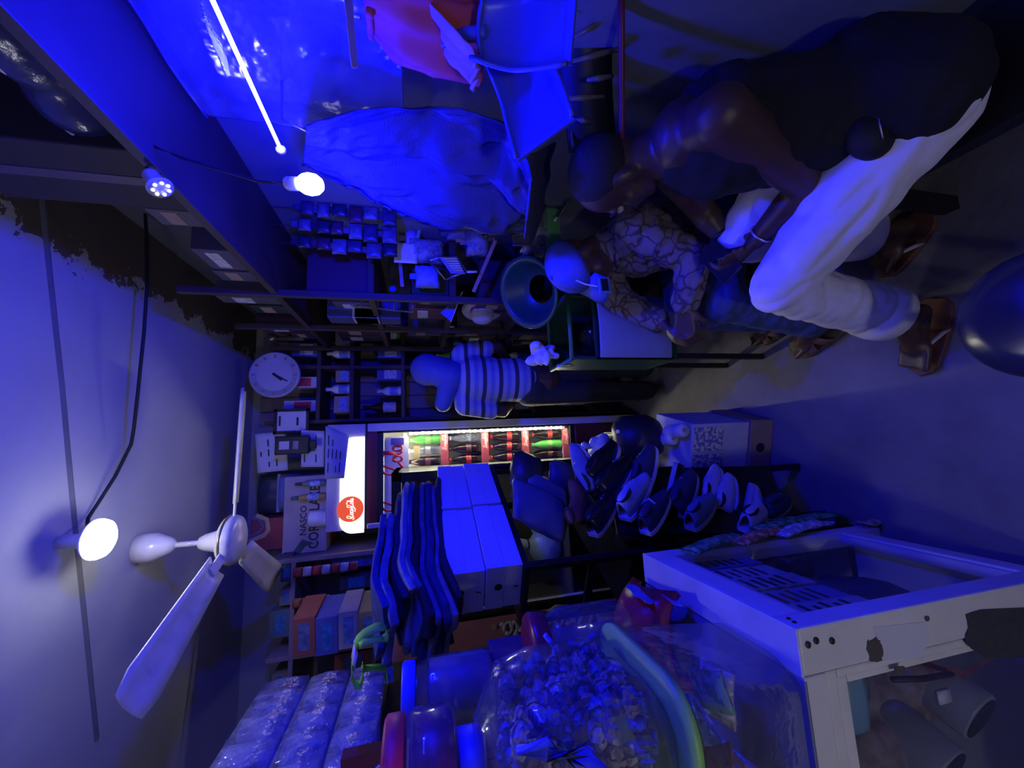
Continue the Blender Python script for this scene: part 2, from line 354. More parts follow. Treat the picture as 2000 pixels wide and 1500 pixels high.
# small reflector bulb, its LED dots barely lit
c = spot(314, 368, X=.57)
t = thing('spot_bulb', 'small reflector bulb with a ring of LED dots by the top shelf', 'lamp', c)
M = frame(c, (.75, .1, .55), z=(0, 1, 0)) @ Matrix(((0, 0, 1, 0), (1, 0, 0, 0), (0, 1, 0, 0), (0, 0, 0, 1)))
obj('shell', MB().lathe([(.024, 0), (.025, .004), (.017, .014), (.0155, .04), (.012, .045)], 20, M), white_pl, t, True)
obj('face', MB().lathe([(.0235, -.001), (.0235, .002)], 20, M), mat('spot_face', (.5, .52, .6), .2), t, True)
for i in range(7):
    a = i * 2 * math.pi / 7
    obj('led', MB().ell(M @ V((.015 * math.cos(a), .015 * math.sin(a), -.002)), .0035, 8, 6), lamp_mat('spot_led', (3, 3, 3.4)), t, True)
obj('bulb_wire', MB().tube([M @ V((0, 0, .045)), M @ V((.005, 0, .09)), V((.61, c.y + .03, 2.153))], .003, 6), blackp, t, True)
# lamp by the door behind the photographer
c = V((-.95, FY + .12, 1.0))
t = thing('door_lamp', 'bare white bulb on the wall behind the photographer', 'lamp', c)
obj('globe', MB().ell(c, .06, 20, 12), lamp_mat('door_lamp_glow', DOOR_LAMP), t, True)
obj('holder', MB().cyl(c + V((0, -.05, 0)), (c.x, FY, c.z), .025, 14), white_pl, t, True)
# ================================================================ tall fridge with the lit header
FXL, FXR, FYF, FYB, FZT = -.495, .135, 2.55, 2.96, 2.15
zz = lambda x, Y=2.56, y=920: spot(x, y, Y=Y).z
xx = lambda y, Y=2.56, x=880: spot(x, y, Y=Y).x
fr_white = mat('fridge_enamel', (.62, .61, .64), .35, var=.06); maroon = mat('fridge_maroon', (.14, .02, .025), .4)
red_sig = mat('sign_red', (.62, .02, .015), .45, var=.05); blk = mat('matte_black', (.01, .01, .012), .5)
t = thing('drinks_fridge', 'tall white drinks fridge with lit curved header and glass door', 'fridge', (-.18, FYF, 0))
obj('cabinet', MB().box((FXL, FYF + .03, .05), (FXL + .035, FYB, FZT)).box((FXR - .035, FYF + .03, .05), (FXR, FYB, FZT)).box((FXL, FYB - .03, .05), (FXR, FYB, FZT))
    .box((FXL, FYF + .03, FZT - .03), (FXR, FYB, FZT)).box((FXL, FYF + .03, .05), (FXR, FYB, .34)).box((FXL, FYF + .06, 1.9), (FXR, FYB, 1.93)), mat('fridge_liner', (.55, .55, .5), .5, var=.05), t)
z_h0 = zz(714)
hd = obj('header', MB().box((FXL, FYF - .005, z_h0), (FXR, FYF + .03, FZT)), fr_white, t, bevel=.006)
def arch(x0, x1, z0, z1, r, n=8):
    p = [(x0, z0), (x1, z0)]
    p += [(x1 - r + r * math.cos(a), z1 - r + r * math.sin(a)) for a in [math.pi / 2 * i / n for i in range(n + 1)]]
    p += [(x0 + r + r * math.cos(a), z1 - r + r * math.sin(a)) for a in [math.pi / 2 + math.pi / 2 * i / n for i in range(n + 1)]]
    return p
front = lambda y: frame((0, y, 0), (1, 0, 0), y=(0, 0, 1))
obj('lit_panel', MB().prism(arch(xx(1022), xx(846), z_h0 + .004, zz(666), .075), 0, .012, front(FYF - .004)), mat('lit_header', (.8, .78, .7), .5, var=.05, emit=(1.5, 1.4, 1.0)), hd)
dc = V((xx(977), FYF - .016, zz(687)))
sg = obj('round_sign', MB().lathe([(.074, 0), (.074, .004)], 32, frame(dc, (1, 0, 0), y=(0, 0, 1))), mat('lit_red', (.8, .06, .02), .5, var=.03, emit=(.75, .09, .02)), hd)
script_word('lettering', frame(dc + V((-.062, -.005, -.016)), (1, 0, 0), y=(0, 0, 1)), .124, mat('lit_white', (.9, .85, .7), .5, emit=(1.2, 1.1, .8)), sg, sy=1.5, wt=1.7)
obj('maroon_band', MB().box((FXL + .01, FYF, zz(737)), (FXR - .045, FYF + .02, z_h0 - .012)), maroon, t)
obj('header_gap', MB().box((FXL, FYF + .005, z_h0 - .012), (FXR, FYF + .03, z_h0)), blk, t)
zt, zb = zz(737), zz(1118)
df = obj('door_frame', MB().box((FXR - .05, FYF - .01, .1), (FXR, FYF + .03, z_h0 - .012)).box((FXL, FYF - .01, .1), (FXL + .03, FYF + .03, z_h0 - .012)), fr_white, t, bevel=.006)
obj('door_gasket', MB().box((FXL + .03, FYF, zt - .035), (FXR - .05, FYF + .02, zt)).box((FXL + .03, FYF, zb), (FXL + .045, FYF + .02, zt)).box((FXR - .062, FYF, zb), (FXR - .05, FYF + .02, zt)).box((FXL + .03, FYF, zb - .03), (FXR - .05, FYF + .02, zb)), blk, df)
obj('lower_panel', MB().box((FXL + .03, FYF - .004, .16), (FXR - .05, FYF + .02, zb - .03)), maroon, t, bevel=.01)
obj('kick_grille', MB().box((FXL, FYF, .03), (FXR, FYF + .06, .16)), fr_white, t, bevel=.02)
obj('glass_pane', MB().box((FXL + .04, FYF + .004, zb), (FXR - .055, FYF + .008, zt - .03)), glassy('clear_glass', (.97, .97, .97), .03, .01), df)
# inside: sign board, shelves with red strips, LED strip
bz0, bz1 = zz(798), zz(750)
sb = obj('sign_board', MB().prism(arch(xx(1012), xx(848), bz0, bz1, .03), 0, .006, front(FYF + .04)), mat('sign_white', (.85, .84, .8), .5, var=.04), t)
script_word('lettering', frame((xx(1000), FYF + .032, bz0 + .04), (1, 0, 0), y=(0, 0, 1)), xx(862) - xx(1000), red_sig, sb, sy=1.45, wt=1.35)
obj('sign_tag', MB().box((xx(864), FYF + .026, zz(789)), (xx(851), FYF + .03, zz(763))), mat('violet_tag', (.12, .08, .4), .5), sb)
SHZ = [zz(866, 2.6), zz(946, 2.6), zz(1026, 2.6), zz(1106, 2.6)]
for i, z in enumerate(SHZ):
    s = obj('fridge_shelf', MB().box((FXL + .04, FYF + .05, z - .008), (FXR - .04, FYB - .04, z)), mat('wire_white', (.7, .7, .68), .4), t)
    obj('price_strip', MB().box((FXL + .05, FYF + .044, z - .034), (xx(846), FYF + .052, z + .014)), mat('strip_red', (.62, .10, .09), .5, var=.06), s)
    script_word('strip_lettering', frame((xx(880), FYF + .041, z - .02), (1, 0, 0), y=(0, 0, 1)), .115, mat('strip_white', (.85, .8, .75), .5), s)
LX_ = .062
ls = obj('led_strip', MB().box((LX_ - .006, FYF + .024, zz(1105)), (LX_ + .006, FYF + .03, zz(800))), white_pl, t)
bd = mesh('fridge_led', MB().ell((0, 0, 0), (.006, .004, .006), 8, 6), lamp_mat('fridge_led_glow', FRIDGE_LED))
for i in range(28):
    o = obj('fridge_led', bd, None, ls); o.location = (LX_, FYF + .021, zz(802) + (zz(1103) - zz(802)) * i / 27)
obj('interior_fill_bar', MB().box((FXL + .06, FYF + .055, bz0 + .01), (FXR - .07, FYF + .075, bz0 + .03)), lamp_mat('interior_glow', (26, 25, 18)), t)  # unseen glowing bar behind the sign, added to brighten the fridge inside
obj('interior_fill_bar', MB().box((FXL + .037, FYF + .05, zb + .05), (FXL + .043, FYF + .07, bz0)), MATS['interior_glow'], t)  # second added bar, upright on the left, for more light inside
obj('price_card', MB().box((xx(893), FYF + .045, zz(820)), (xx(868), FYF + .049, zz(808))), mat('price_yellow', (.7, .55, .2), .6), t)
# drinks
def make_bottle(name, body, capm, labm, h=.225, r=.031, label='', group=''):
    root = thing(name, label, 'bottle', M=Matrix.Translation((0, 0, -5)), group=group)
    k = h / .225
    obj('bottle_body', MB().lathe([(.02, 0), (r, .008 * k), (r, .07 * k), (r * .9, .09 * k), (r, .11 * k), (r, .14 * k), (r * .8, .165 * k), (.014, .195 * k), (.0125, .212 * k)], 12), body, root, True)
    obj('bottle_cap', MB().lathe([(.0145, .211 * k), (.0145, .225 * k)], 12), capm, root, True)
    obj('bottle_label', MB().lathe([(r + .001, .078 * k), (r + .001, .112 * k)], 12, cap=False), labm, root, True)
    return root
cola = mat('cola_dark', (.018, .006, .004), .12); caps = mat('cap_red', (.7, .04, .03), .4); capg = mat('cap_green', (.1, .6, .12), .4); capy = mat('cap_yellow', (.75, .6, .05), .4); capw = mat('cap_white', (.8, .8, .8), .4)
labr = mat('label_red', (.68, .06, .05), .4, var=.3, scale=40); green_b = mat('bottle_green', (.12, .55, .08), .15); clear_b = glassy('bottle_clear', (.85, .9, .85), .05, .15); labg = mat('label_green', (.3, .6, .15), .4)
brown_b = mat('bottle_brown', (.05, .025, .012), .15)
PB = {'c': make_bottle('cola_bottle', cola, caps, labr), 'k': make_bottle('cola_bottle', cola, blk, mat('label_dark', (.1, .03, .03), .4)), 'y': make_bottle('cola_bottle', cola, capy, labr),
      'g': make_bottle('lime_bottle', green_b, capg, labg), 'w': make_bottle('water_bottle', clear_b, capw, glassy('label_clear', (.8, .9, .8), .1, .3)), 'r': make_bottle('cola_bottle', brown_b, caps, labr)}
names = {'c': 'dark cola bottle with red label', 'k': 'dark cola bottle with black cap', 'y': 'dark cola bottle with yellow cap', 'g': 'lime green soda bottle', 'w': 'clear bottle with white cap', 'r': 'brown soda bottle with red cap'}
rowsb = [('top', 'kkkckwg'), ('second', 'wrrcckw'), ('third', 'kkcyccc'), ('lowest', 'wwwkkgc')]
for z, (rn, seq) in zip(SHZ, rowsb):
    for i, k in enumerate(seq):
        dup(PB[k], Matrix.Translation((FXL + .085 + i * .072, FYF + .10 + .012 * ((i * 5) % 3), z + .0005)), f'{names[k]}, {ORD[i]} from left on the {rn} tall fridge shelf', 'bottles in the tall fridge')
        dup(PB['c' if (i + len(rn)) % 3 else 'w'], Matrix.Translation((FXL + .085 + i * .072, FYF + .19, z + .0005)), f'bottle behind the {ORD[i]} from left, {rn} tall fridge shelf', 'back row of bottles in the tall fridge')
kill(*PB.values())
# ================================================================ things on and around the top of the fridge
paper = mat('paper', (.62, .62, .66), .8, var=.1); card = mat('cardboard', (.36, .27, .2), .8, bump=.1, var=.15)
ink = mat('ink', (.02, .02, .03), .7)
def sheet(name, corners, m, label, cat='paper', curl=.004, lines=0, th=.0012, group=None):
    """paper with a little curl; corners are tl, tr, br, bl world points"""
    a, b, c2, d2 = corners; n = 8; nrm = (b - a).cross(d2 - a).normalized(); rows = []
    f = lambda i, j: (a.lerp(b, j / n)).lerp(d2.lerp(c2, j / n), i / n) + nrm * curl * math.sin(3 * j / n + 2 * i / n)
    rows = [[f(i, j) for j in range(n + 1)] for i in range(n + 1)]
    o = obj(name, MB().grid(rows, th), m, None, True)
    if label: tag(o, label, cat, group)
    if lines:
        mb = MB(); fn = -nrm if nrm.y > 0 else nrm
        for k in range(lines):
            i = 1 + 6 * k / lines
            for j0 in (1.0, 3.2, 5.2):
                if random.random() < .2: continue
                j1 = j0 + random.uniform(1.0, 1.9)
                p = [f(i, j0), f(i, j1), f(i + .35, j1), f(i + .35, j0)]
                mb.grid([[p[0] + fn * .004, p[1] + fn * .004], [p[3] + fn * .004, p[2] + fn * .004]], .0005)
        obj('print', mb, ink, o, kind='stuff')
    return o
SP = lambda x, y, Y: spot(x, y, Y=Y)
sheet('notice_sheet', (SP(634, 936, 2.535), SP(636, 832, 2.535), SP(682, 850, 2.53), SP(672, 934, 2.53)), mat('notice_paper', (.5, .52, .7), .7), 'printed notice hanging over the right end of the lit fridge header', lines=4)
sheet('wall_poster', (SP(503, 924, 2.66), SP(498, 848, 2.66), SP(560, 842, 2.66), SP(562, 918, 2.66)), paper, 'pale printed poster high above the fridge behind the black tablet case', 'poster', lines=3)
sheet('wall_poster', (SP(588, 912, 2.6), SP(588, 840, 2.6), SP(634, 842, 2.6), SP(632, 912, 2.6)), paper, 'pale printed flyer just above the fridge top under the black case', 'poster', lines=3)
# black hanging case
t = thing('tablet_case', 'black hanging case with a pale window above the fridge', 'case', SP(575, 870, 2.55))
a = SP(537, 889, 2.55); b = SP(612, 850, 2.55)
obj('case_body', MB().box((a.x, 2.535, b.z + .02), (b.x, 2.56, a.z)).box((a.x + .03, 2.54, b.z - .02), (b.x - .03, 2.555, b.z + .02)), blk, t, bevel=.006)
obj('window', MB().box((a.x + .03, 2.532, b.z + .125), (b.x - .03, 2.536, a.z - .025)), mat('case_window', (.5, .48, .62), .4), t)
obj('name_strip', MB().box((a.x + .03, 2.532, b.z + .075), (b.x - .03, 2.536, b.z + .105)), mat('case_strip', (.22, .22, .3), .5), t)
obj('loop', MB().tube([(b.x, 2.55, a.z - .1), (b.x + .02, 2.55, a.z - .09), (b.x + .03, 2.56, a.z - .1)], .004, 6), blk, t)
# cornflakes carton on the fridge
a, b = SP(552, 1084, 2.6), SP(651, 926, 2.6)
t = thing('cereal_carton', 'grey brown NASCO cornflakes carton standing on top of the tall fridge', 'carton', ((a.x + b.x) / 2, 2.6, FZT))
obj('carton_body', MB().box((a.x, 2.585, FZT + .001), (b.x, 2.69, a.z)), mat('carton_grey', (.42, .36, .36), .8, bump=.08), t, bevel=.004)
M = frame((a.x + .1, 2.5835, a.z - .125), (1, 0, 0), y=(0, 0, 1)); bink = mat('brown_ink', (.05, .03, .03), .7)
text('print', 'NASCO', .05, M @ Matrix.Translation((0, .0, 0)), bink, t, bold=.0006)
text('print', 'CORNFLAKES', .078, M @ Matrix.Translation((-.08, -.068, 0)), bink, t, bold=.0015, sx=.82)
obj('print', MB().prism([(-.09, .07), (-.02, .02), (-.05, -.05), (-.06, .0), (-.1, .03)], 0, .001, M), mat('green_ink', (.06, .12, .1), .7), t)
# bottles lying about in front of the carton
def lotion(p, h, r, m, capm, lab, cat='bottle'):
    t = thing('squeeze_bottle', lab, cat, p)
    M = Matrix.Translation(p)
    obj('bottle_body', MB().lathe([(r * .7, 0), (r, .01), (r, h * .62), (r * .8, h * .74), (r * .35, h * .8)], 16, M), m, t, True)
    obj('bottle_cap', MB().lathe([(r * .5, h * .78), (r * .45, h)], 14, M), capm, t, True)
    obj('bottle_label', MB().lathe([(r + .001, h * .2), (r + .001, h * .52)], 16, M, cap=False), mat('blue_white_label', (.35, .45, .75), .4, var=.6, scale=60), t, True)
lotion(V((SP(600, 972, 2.55).x, 2.562, FZT + .002)), .19, .021, mat('yellow_sauce', (.5, .32, .08), .4), mat('cap_teal', (.05, .22, .16), .4), 'yellow squeeze bottle with teal cap before the cereal carton')
lotion(V((SP(600, 945, 2.55).x, 2.562, FZT + .002)), .17, .018, mat('grey_bottle', (.2, .22, .26), .4), mat('cap_dgreen', (.03, .12, .06), .4), 'slim grey bottle with dark green cap before the cereal carton')
p = SP(640, 1012, 2.55)
t = thing('paper_roll', 'short white roll standing on the left end of the fridge top', 'roll', (p.x, 2.58, FZT))
M = Matrix.Translation((p.x, 2.575, FZT + .001)); obj('roll', MB().lathe([(.045, 0), (.047, .005), (.047, .085), (.045, .09), (.02, .09), (.018, .085)], 24, M), white_pl, t, True)
obj('core', MB().lathe([(.018, .02), (.018, .0925)], 16, M, cap=False), card, t, True)
a, b = SP(495, 1074, 2.75), SP(556, 1004, 2.75)
t = thing('red_carton', 'red carton with a yellow and white emblem beside the cereal carton', 'carton', ((a.x + b.x) / 2, 2.8, b.z))
obj('carton_body', MB().box((a.x, 2.7, FZT + .001), (b.x - .01, 2.93, a.z)), mat('carton_red', (.33, .05, .06), .6), t, bevel=.004)
M = frame((a.x + .06, 2.697, b.z + .05), (1, 0, 0), y=(0, 0, 1))
obj('emblem', MB(M).tube([(0, .12, 0), (.03, .04, 0), (.06, .02, 0), (.12, .03, 0), (.15, .09, 0)], .012, 6, flat=.1), mat('emblem_yellow', (.5, .4, .2), .6), t)
obj('emblem', MB(M).tube([(.02, .14, 0), (.05, .07, 0), (.08, .05, 0), (.12, .07, 0), (.14, .13, 0)], .007, 6, flat=.1), mat('emblem_blue', (.12, .12, .35), .6), t)
# flat carton lit blue at the very top behind
for i, (x0, y0, x1, y1, Y, cl, lb) in enumerate([(505, 1005, 550, 925, 2.84, (.06, .07, .10), 'dark green bag slumped above the cereal carton'), (545, 1000, 560, 925, 2.79, (.25, .3, .6), 'narrow blue packet upright behind the cereal carton')]):
    a, b = SP(x0, y0, Y), SP(x1, y1, Y); t = thing('packet', lb, 'packet', ((a.x + b.x) / 2, Y, b.z))
    rows = [[(a.x + (b.x - a.x) * j / 6, Y + .03 * math.sin(2.1 * j + i) * math.sin(math.pi * k / 6) - .03 * math.sin(math.pi * j / 6), FZT + .002 + (a.z - FZT) * k / 6) for j in range(7)] for k in range(7)]
    obj('bag', MB().grid(rows, .06), mat('packet_%d' % i, cl, .4), t, True)
    obj('seal', MB().box((a.x, Y - .005, a.z - .002), (b.x, Y + .005, a.z + .015)), mat('packet_%d' % i, cl, .4), t)
# ================================================================ back wall shelving (right of the fridge)
wood = mat('dark_wood', (.055, .035, .028), .6, var=.3, scale=5); wood_l = mat('panel_wood', (.26, .2, .2), .55, var=.25, scale=6)
SY0, SY1 = 2.66, 2.96
bx0, bx1 = .165, .86
t = thing('back_shelves', 'dark wooden shelving on the back wall below the clock', 'shelf', ((bx0 + bx1) / 2, SY0, 0))
ZS = [spot(x, 740, Y=SY0).z for x in (622, 687, 787)] + [1.25, .8, .35]
for z in ZS: obj('shelf_board', MB().box((bx0, SY0, z - .012), (bx1, SY1, z + .012)), wood, t, bevel=.002)
for x in (bx0, spot(700, 717, Y=SY0).x, bx1 - .02):
    obj('upright', MB().box((x - .011, SY0 - .002, 0), (x + .011, SY1, ZS[0] + .3)), wood, t, bevel=.002)
for i in range(7):
    x = bx0 - .005 + i * .1; obj('back_plank', MB().box((x, SY1, .05), (x + .095, SY1 + .015, CZ - .05)), wood_l, t, bevel=.002)
# clock
c = spot(537, 732, Y=2.6)
t = thing('wall_clock', 'round wall clock with a pale dial and dark numeral ring', 'clock', c)
M = frame(c, (1, 0, 0), y=(0, 0, 1)); R = .142
obj('clock_case', MB().lathe([(R * .96, -.03), (R, -.015), (R, .004), (R * .95, .012), (R * .9, .006)], 40, M), mat('clock_rim', (.5, .48, .5), .35), t, True)
dl = obj('dial_ring', MB().lathe([(R * .92, .002), (R * .92, .005)], 40, M), mat('dial_dark', (.10, .08, .05), .4, var=.5), t)
obj('dial', MB().lathe([(R * .71, .005), (R * .71, .008)], 40, M), mat('dial_pale', (.6, .58, .62), .4, var=.08), t)
for k in range(12):
    a = k * math.pi / 6; obj('hour_mark', MB(M @ Matrix.Rotation(a, 4, 'Z')).box((-.006, R * .76, .006), (.006, R * .88, .009)), mat('hour_gilt', (.5, .42, .25), .4, .5), dl)
for a, l, wd in ((2.45, .055, .007), (2.62, .085, .004)):
    obj('hand', MB(M @ Matrix.Rotation(a, 4, 'Z')).box((-wd, -.012, .011), (wd, l, .013)), blk, t)
obj('clock_glass', MB().lathe([(R * .93, .014), (R * .6, .019), (.002, .021)], 40, M, cap=False), glassy('clock_glass', (.97, .97, .97), .06, .02), t, True)
# framed certificate
a, b = spot(535, 842, Y=2.63), spot(605, 798, Y=2.63)
t = thing('picture_frame', 'framed certificate hanging left of the clock above the fridge corner', 'frame', ((a.x + b.x) / 2, 2.63, b.z))
x0, x1, z0, z1 = a.x - .02, b.x, b.z, a.z
obj('frame', MB().box((x0, 2.615, z0), (x1, 2.64, z0 + .016)).box((x0, 2.615, z1 - .016), (x1, 2.64, z1)).box((x0, 2.615, z0), (x0 + .016, 2.64, z1)).box((x1 - .016, 2.615, z0), (x1, 2.64, z1)), blk, t)
obj('certificate', MB().box((x0 + .014, 2.626, z0 + .014), (x1 - .014, 2.64, z1 - .014)), paper, t)
obj('print', MB().box((x0 + .05, 2.6245, z0 + .06), (x0 + .10, 2.6262, z0 + .072)), ink, t)
obj('print', MB().box((x0 + .05, 2.6245, z0 + .16), (x0 + .11, 2.6262, z0 + .17)), ink, t)
# hammer-like torch hanging above the clock shelf
p = spot(562, 661, Y=2.62)
t = thing('torch', 'slim torch hanging head up right of the clock', 'torch', p)
M = Matrix.Translation(p)
obj('torch_head', MB().lathe([(.012, .05), (.03, .075), (.032, .1), (.028, .105)], 16, M), mat('torch_metal', (.35, .3, .25), .3, .8), t, True)
obj('torch_body', MB().lathe([(.014, -.095), (.015, -.09), (.015, .05)], 14, M), mat('torch_dark', (.12, .1, .1), .4), t, True)
obj('torch_loop', MB().tube([p + V((0, 0, .1)), p + V((.01, .02, .14)), p + V((0, .05, .15))], .002, 6), blk, t)
# goods on the back shelves
def small_bottle(name, root_label, h, r, bm, cm, lm2):
    t = thing(name, root_label, 'bottle', M=Matrix.Translation((0, 0, -6)))
    obj('bottle_body', MB().lathe([(r * .85, 0), (r, .006), (r, h * .55), (r * .85, h * .66), (r * .38, h * .78), (r * .36, h * .9)], 12), bm, t, True)
    obj('bottle_cap', MB().lathe([(r * .44, h * .89), (r * .44, h)], 10), cm, t, True)
    obj('bottle_label', MB().lathe([(r + .001, h * .15), (r + .001, h * .48)], 12, cap=False), lm2, t, True); return t
lab_w = mat('label_white', (.6, .6, .66), .5, var=.5, scale=50); lab_b = mat('label_blue', (.2, .25, .7), .5, var=.4, scale=50)
P2 = [small_bottle('spirit_bottle', '', .25, .035, brown_b, blk, lab_w), small_bottle('spirit_bottle', '', .2, .03, glassy('dark_glass', (.3, .3, .4), .05, .2, (.1, .1, .2)), caps, lab_b),
      small_bottle('lotion_bottle', '', .16, .032, white_pl, capw, lab_b), small_bottle('spirit_bottle', '', .22, .028, green_b, capy, lab_w)]
def make_box(name, dx, dy, dz, m, lm2):
    t = thing(name, '', 'box', M=Matrix.Translation((0, 0, -6)))
    obj('box_body', MB().box((-dx / 2, -dy / 2, 0), (dx / 2, dy / 2, dz)), m, t, bevel=.002)
    obj('box_label', MB().box((-dx * .38, -dy / 2 - .0015, dz * .2), (dx * .38, -dy / 2, dz * .7)), lm2, t); return t
PX = [make_box('goods_box', .09, .08, .16, mat('box_blue', (.1, .12, .4), .6), lab_w), make_box('goods_box', .11, .09, .1, mat('box_tan', (.35, .25, .2), .7), lab_b), make_box('goods_box', .07, .07, .2, mat('box_white', (.55, .55, .6), .6), labr)]
rn = ['top', 'second', 'third', 'fourth', 'fifth', 'lowest']; rd = random.Random(5)
mid = spot(700, 717, Y=SY0).x
for li, z in enumerate(ZS):
    for sx0, sx1, sn in ((bx0 + .03, mid - .04, 'left'), (mid + .05, bx1 - .06, 'right')):
        x = sx0 + .02; cnt = {True: 0, False: 0}
        while x < sx1:
            isb = rd.random() < .62; pr = rd.choice(P2 if isb else PX); wdt = .075 if isb else .11
            hmax = (ZS[li - 1] - z - .04) if li else .3
            if hmax < .17 and isb: pr = P2[2]
            if hmax < .17 and not isb: pr = PX[1]
            dup(pr, rotz((x + wdt / 2, SY0 + .07 + rd.uniform(0, .05), z + .0125), rd.uniform(-.15, .15)), f'{ORD[cnt[isb]]} dim {"bottle" if isb else "boxed item"} from the left on the {rn[li]} back shelf, {sn} bay', f'{"bottles" if isb else "boxes"} on the {rn[li]} back shelf')
            cnt[isb] += 1; x += wdt + rd.uniform(.012, .05)
kill(*P2, *PX)
# ================================================================ lower display fridge with black door frame
GX0, GX1, GY0, GY1 = -.86, -.14, 2.0, 2.46; gz0, gz1 = .42, 1.74
t = thing('display_cooler', 'lower lit cooler with a black framed glass door behind the shoe boxes', 'fridge', (-.5, GY0, 0))
liner = mat('cooler_liner', (.08, .08, .06), .5, var=.08)
obj('cabinet', MB().box((GX0, GY1 - .03, .06), (GX1, GY1, gz1)).box((GX0, GY0 + .03, .06), (GX0 + .03, GY1, gz1)).box((GX1 - .03, GY0 + .03, .06), (GX1, GY1, gz1)).box((GX0, GY0 + .03, gz1 - .03), (GX1, GY1, gz1)).box((GX0, GY0 + .03, .06), (GX1, GY1, gz0)), liner, t)
d0 = obj('door_frame', MB().box((GX0, GY0, gz0), (GX0 + .045, GY0 + .03, gz1)).box((GX1 - .04, GY0, gz0), (GX1, GY0 + .03, gz1)).box((GX0, GY0, gz1 - .045), (GX1, GY0 + .03, gz1)).box((GX0, GY0, gz0), (GX1, GY0 + .03, gz0 + .045)), mat('door_black', (.008, .008, .009), .3), t)
obj('glass_pane', MB().box((GX0 + .045, GY0 + .012, gz0 + .04), (GX1 - .04, GY0 + .016, gz1 - .045)), MATS['clear_glass'], d0)
obj('door_edge_strip', MB().box((GX0 + .046, GY0 - .002, gz0 + .05), (GX0 + .052, GY0 + .012, gz1 - .05)), white_pl, d0)
for z in (spot(845, 1236, Y=GY0).z, spot(1037, 1196, Y=GY0).z):
    obj('hinge', MB().box((GX0 - .035, GY0 - .018, z - .02), (GX0 + .012, GY0, z + .02)), mat('hinge_dark', (.05, .045, .05), .3, .6), d0, bevel=.003)
obj('cooler_lamp', MB().lathe([(.002, -.012), (.011, -.009), (.013, 0), (.011, .008)], 14, Matrix.Translation(spot(989, 988, Y=2.06))), lamp_mat('cooler_glow', (60, 56, 44)), t, True)
obj('cooler_lamp', MB().box((GX0 + .06, 2.1, gz1 - .042), (GX1 - .06, 2.13, gz1 - .032)), lamp_mat('cooler_tube_glow', (.5, .48, .34)), t)
for z in (.82, 1.22): obj('cooler_shelf', MB().box((GX0 + .03, GY0 + .06, z - .008), (GX1 - .03, GY1 - .03, z)), mat('cooler_wire', (.12, .12, .12), .4), t)
obj('kick_panel', MB().box((GX0, GY0, .03), (GX1, GY0 + .03, gz0)), blk, t)
a, b = spot(700, 1292, Y=1.99), spot(1100, 1200, Y=1.99)
sp = obj('side_panel', MB().box((GX0 - .125, GY0 - .005, .2), (GX0, GY1, gz1)), mat('side_red', (.62, .24, .15), .5, var=.12), t)
M = frame((GX0 - .03, GY0 - .009, 1.25), (0, 0, 1), y=(-1, 0, 0))
script_word('side_lettering', M @ Matrix.Translation((-.58, 0, 0)), .56, mat('side_cream', (.75, .73, .5), .5), sp, sy=1.1, wt=1.3)
text('side_lettering', '®', .03, M @ Matrix.Translation((.0, .0, 0)), MATS['side_cream'], sp)
# goods inside the cooler
for i, (x, y, w_, h_, cl, lb) in enumerate([(1000, 955, .10, .10, (.45, .03, .03), 'red box beside the black post in the lower cooler'), (985, 975, .09, .05, (.6, .5, .4), 'pale box low beside the black post in the lower cooler')]):
    p = spot(x, y, Y=2.12); t = thing('drink_box', lb, 'box', (p.x, 2.12, p.z - h_ / 2))
    zb_ = 1.2205 if i == 0 else 1.2205
    obj('box_body', MB().box((p.x - w_ / 2, 2.08 + .1 * i, zb_), (p.x + w_ / 2, 2.16 + .1 * i, zb_ + h_ + .04)), mat('cooler_box_%d' % i, cl, .5), t, bevel=.003)
    obj('box_label', MB().box((p.x - w_ * .4, 2.078 + .1 * i, zb_ + .02), (p.x + w_ * .4, 2.08 + .1 * i, zb_ + .06)), lab_w, t)
t = thing('yellow_packet', 'yellow packet with a white slip in the left of the lower cooler', 'packet', (-.78, 2.1, 1.2205))
obj('bag', MB().box((-.82, 2.08, 1.2205), (-.7, 2.14, 1.66)), mat('packet_yellow', (.6, .48, .06), .5), t, bevel=.01)
obj('slip', MB().box((-.80, 2.076, 1.45), (-.755, 2.079, 1.53)), paper, t)
t = thing('ice_bag', 'pale blue tied plastic bag low in the lower cooler', 'bag', (-.62, 2.2, .8205))
mb = MB().ell((-.62, 2.2, .92), (.1, .08, .1)).ell((-.5, 2.2, .91), (.07, .07, .09)).cap((-.6, 2.2, 1.0), .03, (-.59, 2.2, 1.08), .04)
baked('bag', mb, mat('bag_pale', (.35, .5, .62), .3, bump=.3), t, .012)
obj('tie', MB().lathe([(.034, 0), (.034, .008)], 12, Matrix.Translation((-.597, 2.2, 1.015))), blk, t)

# ================================================================ black rack before the cooler, turned towards the aisle
RO = V((-.416, 1.3, 0)); RA = math.radians(-26)            # near right corner; local X = left edge backwards
du = V((-math.cos(-RA), math.sin(-RA), 0)); dd = V((math.sin(-RA), math.cos(-RA), 0))
RM = Matrix(((-du.x, dd.x, 0, RO.x), (-du.y, dd.y, 0, RO.y), (0, 0, 1, 0), (0, 0, 0, 1)))   # X to the right, Y into depth
zr = 1.276
t = thing('black_rack', 'black steel rack carrying shoe boxes, jeans and bags', 'rack', RO)
steelb = mat('rack_black', (.007, .007, .009), .35)
obj('rack_shelf', MB(RM).box((-.24, -.02, zr - .02), (.01, .66, zr)), steelb, t)
obj('rack_shelf', MB(RM).box((-.24, -.02, .86), (.01, .66, .885)), steelb, t)
obj('rack_shelf', MB(RM).box((-.24, -.02, .42), (.01, .66, .44)), steelb, t)
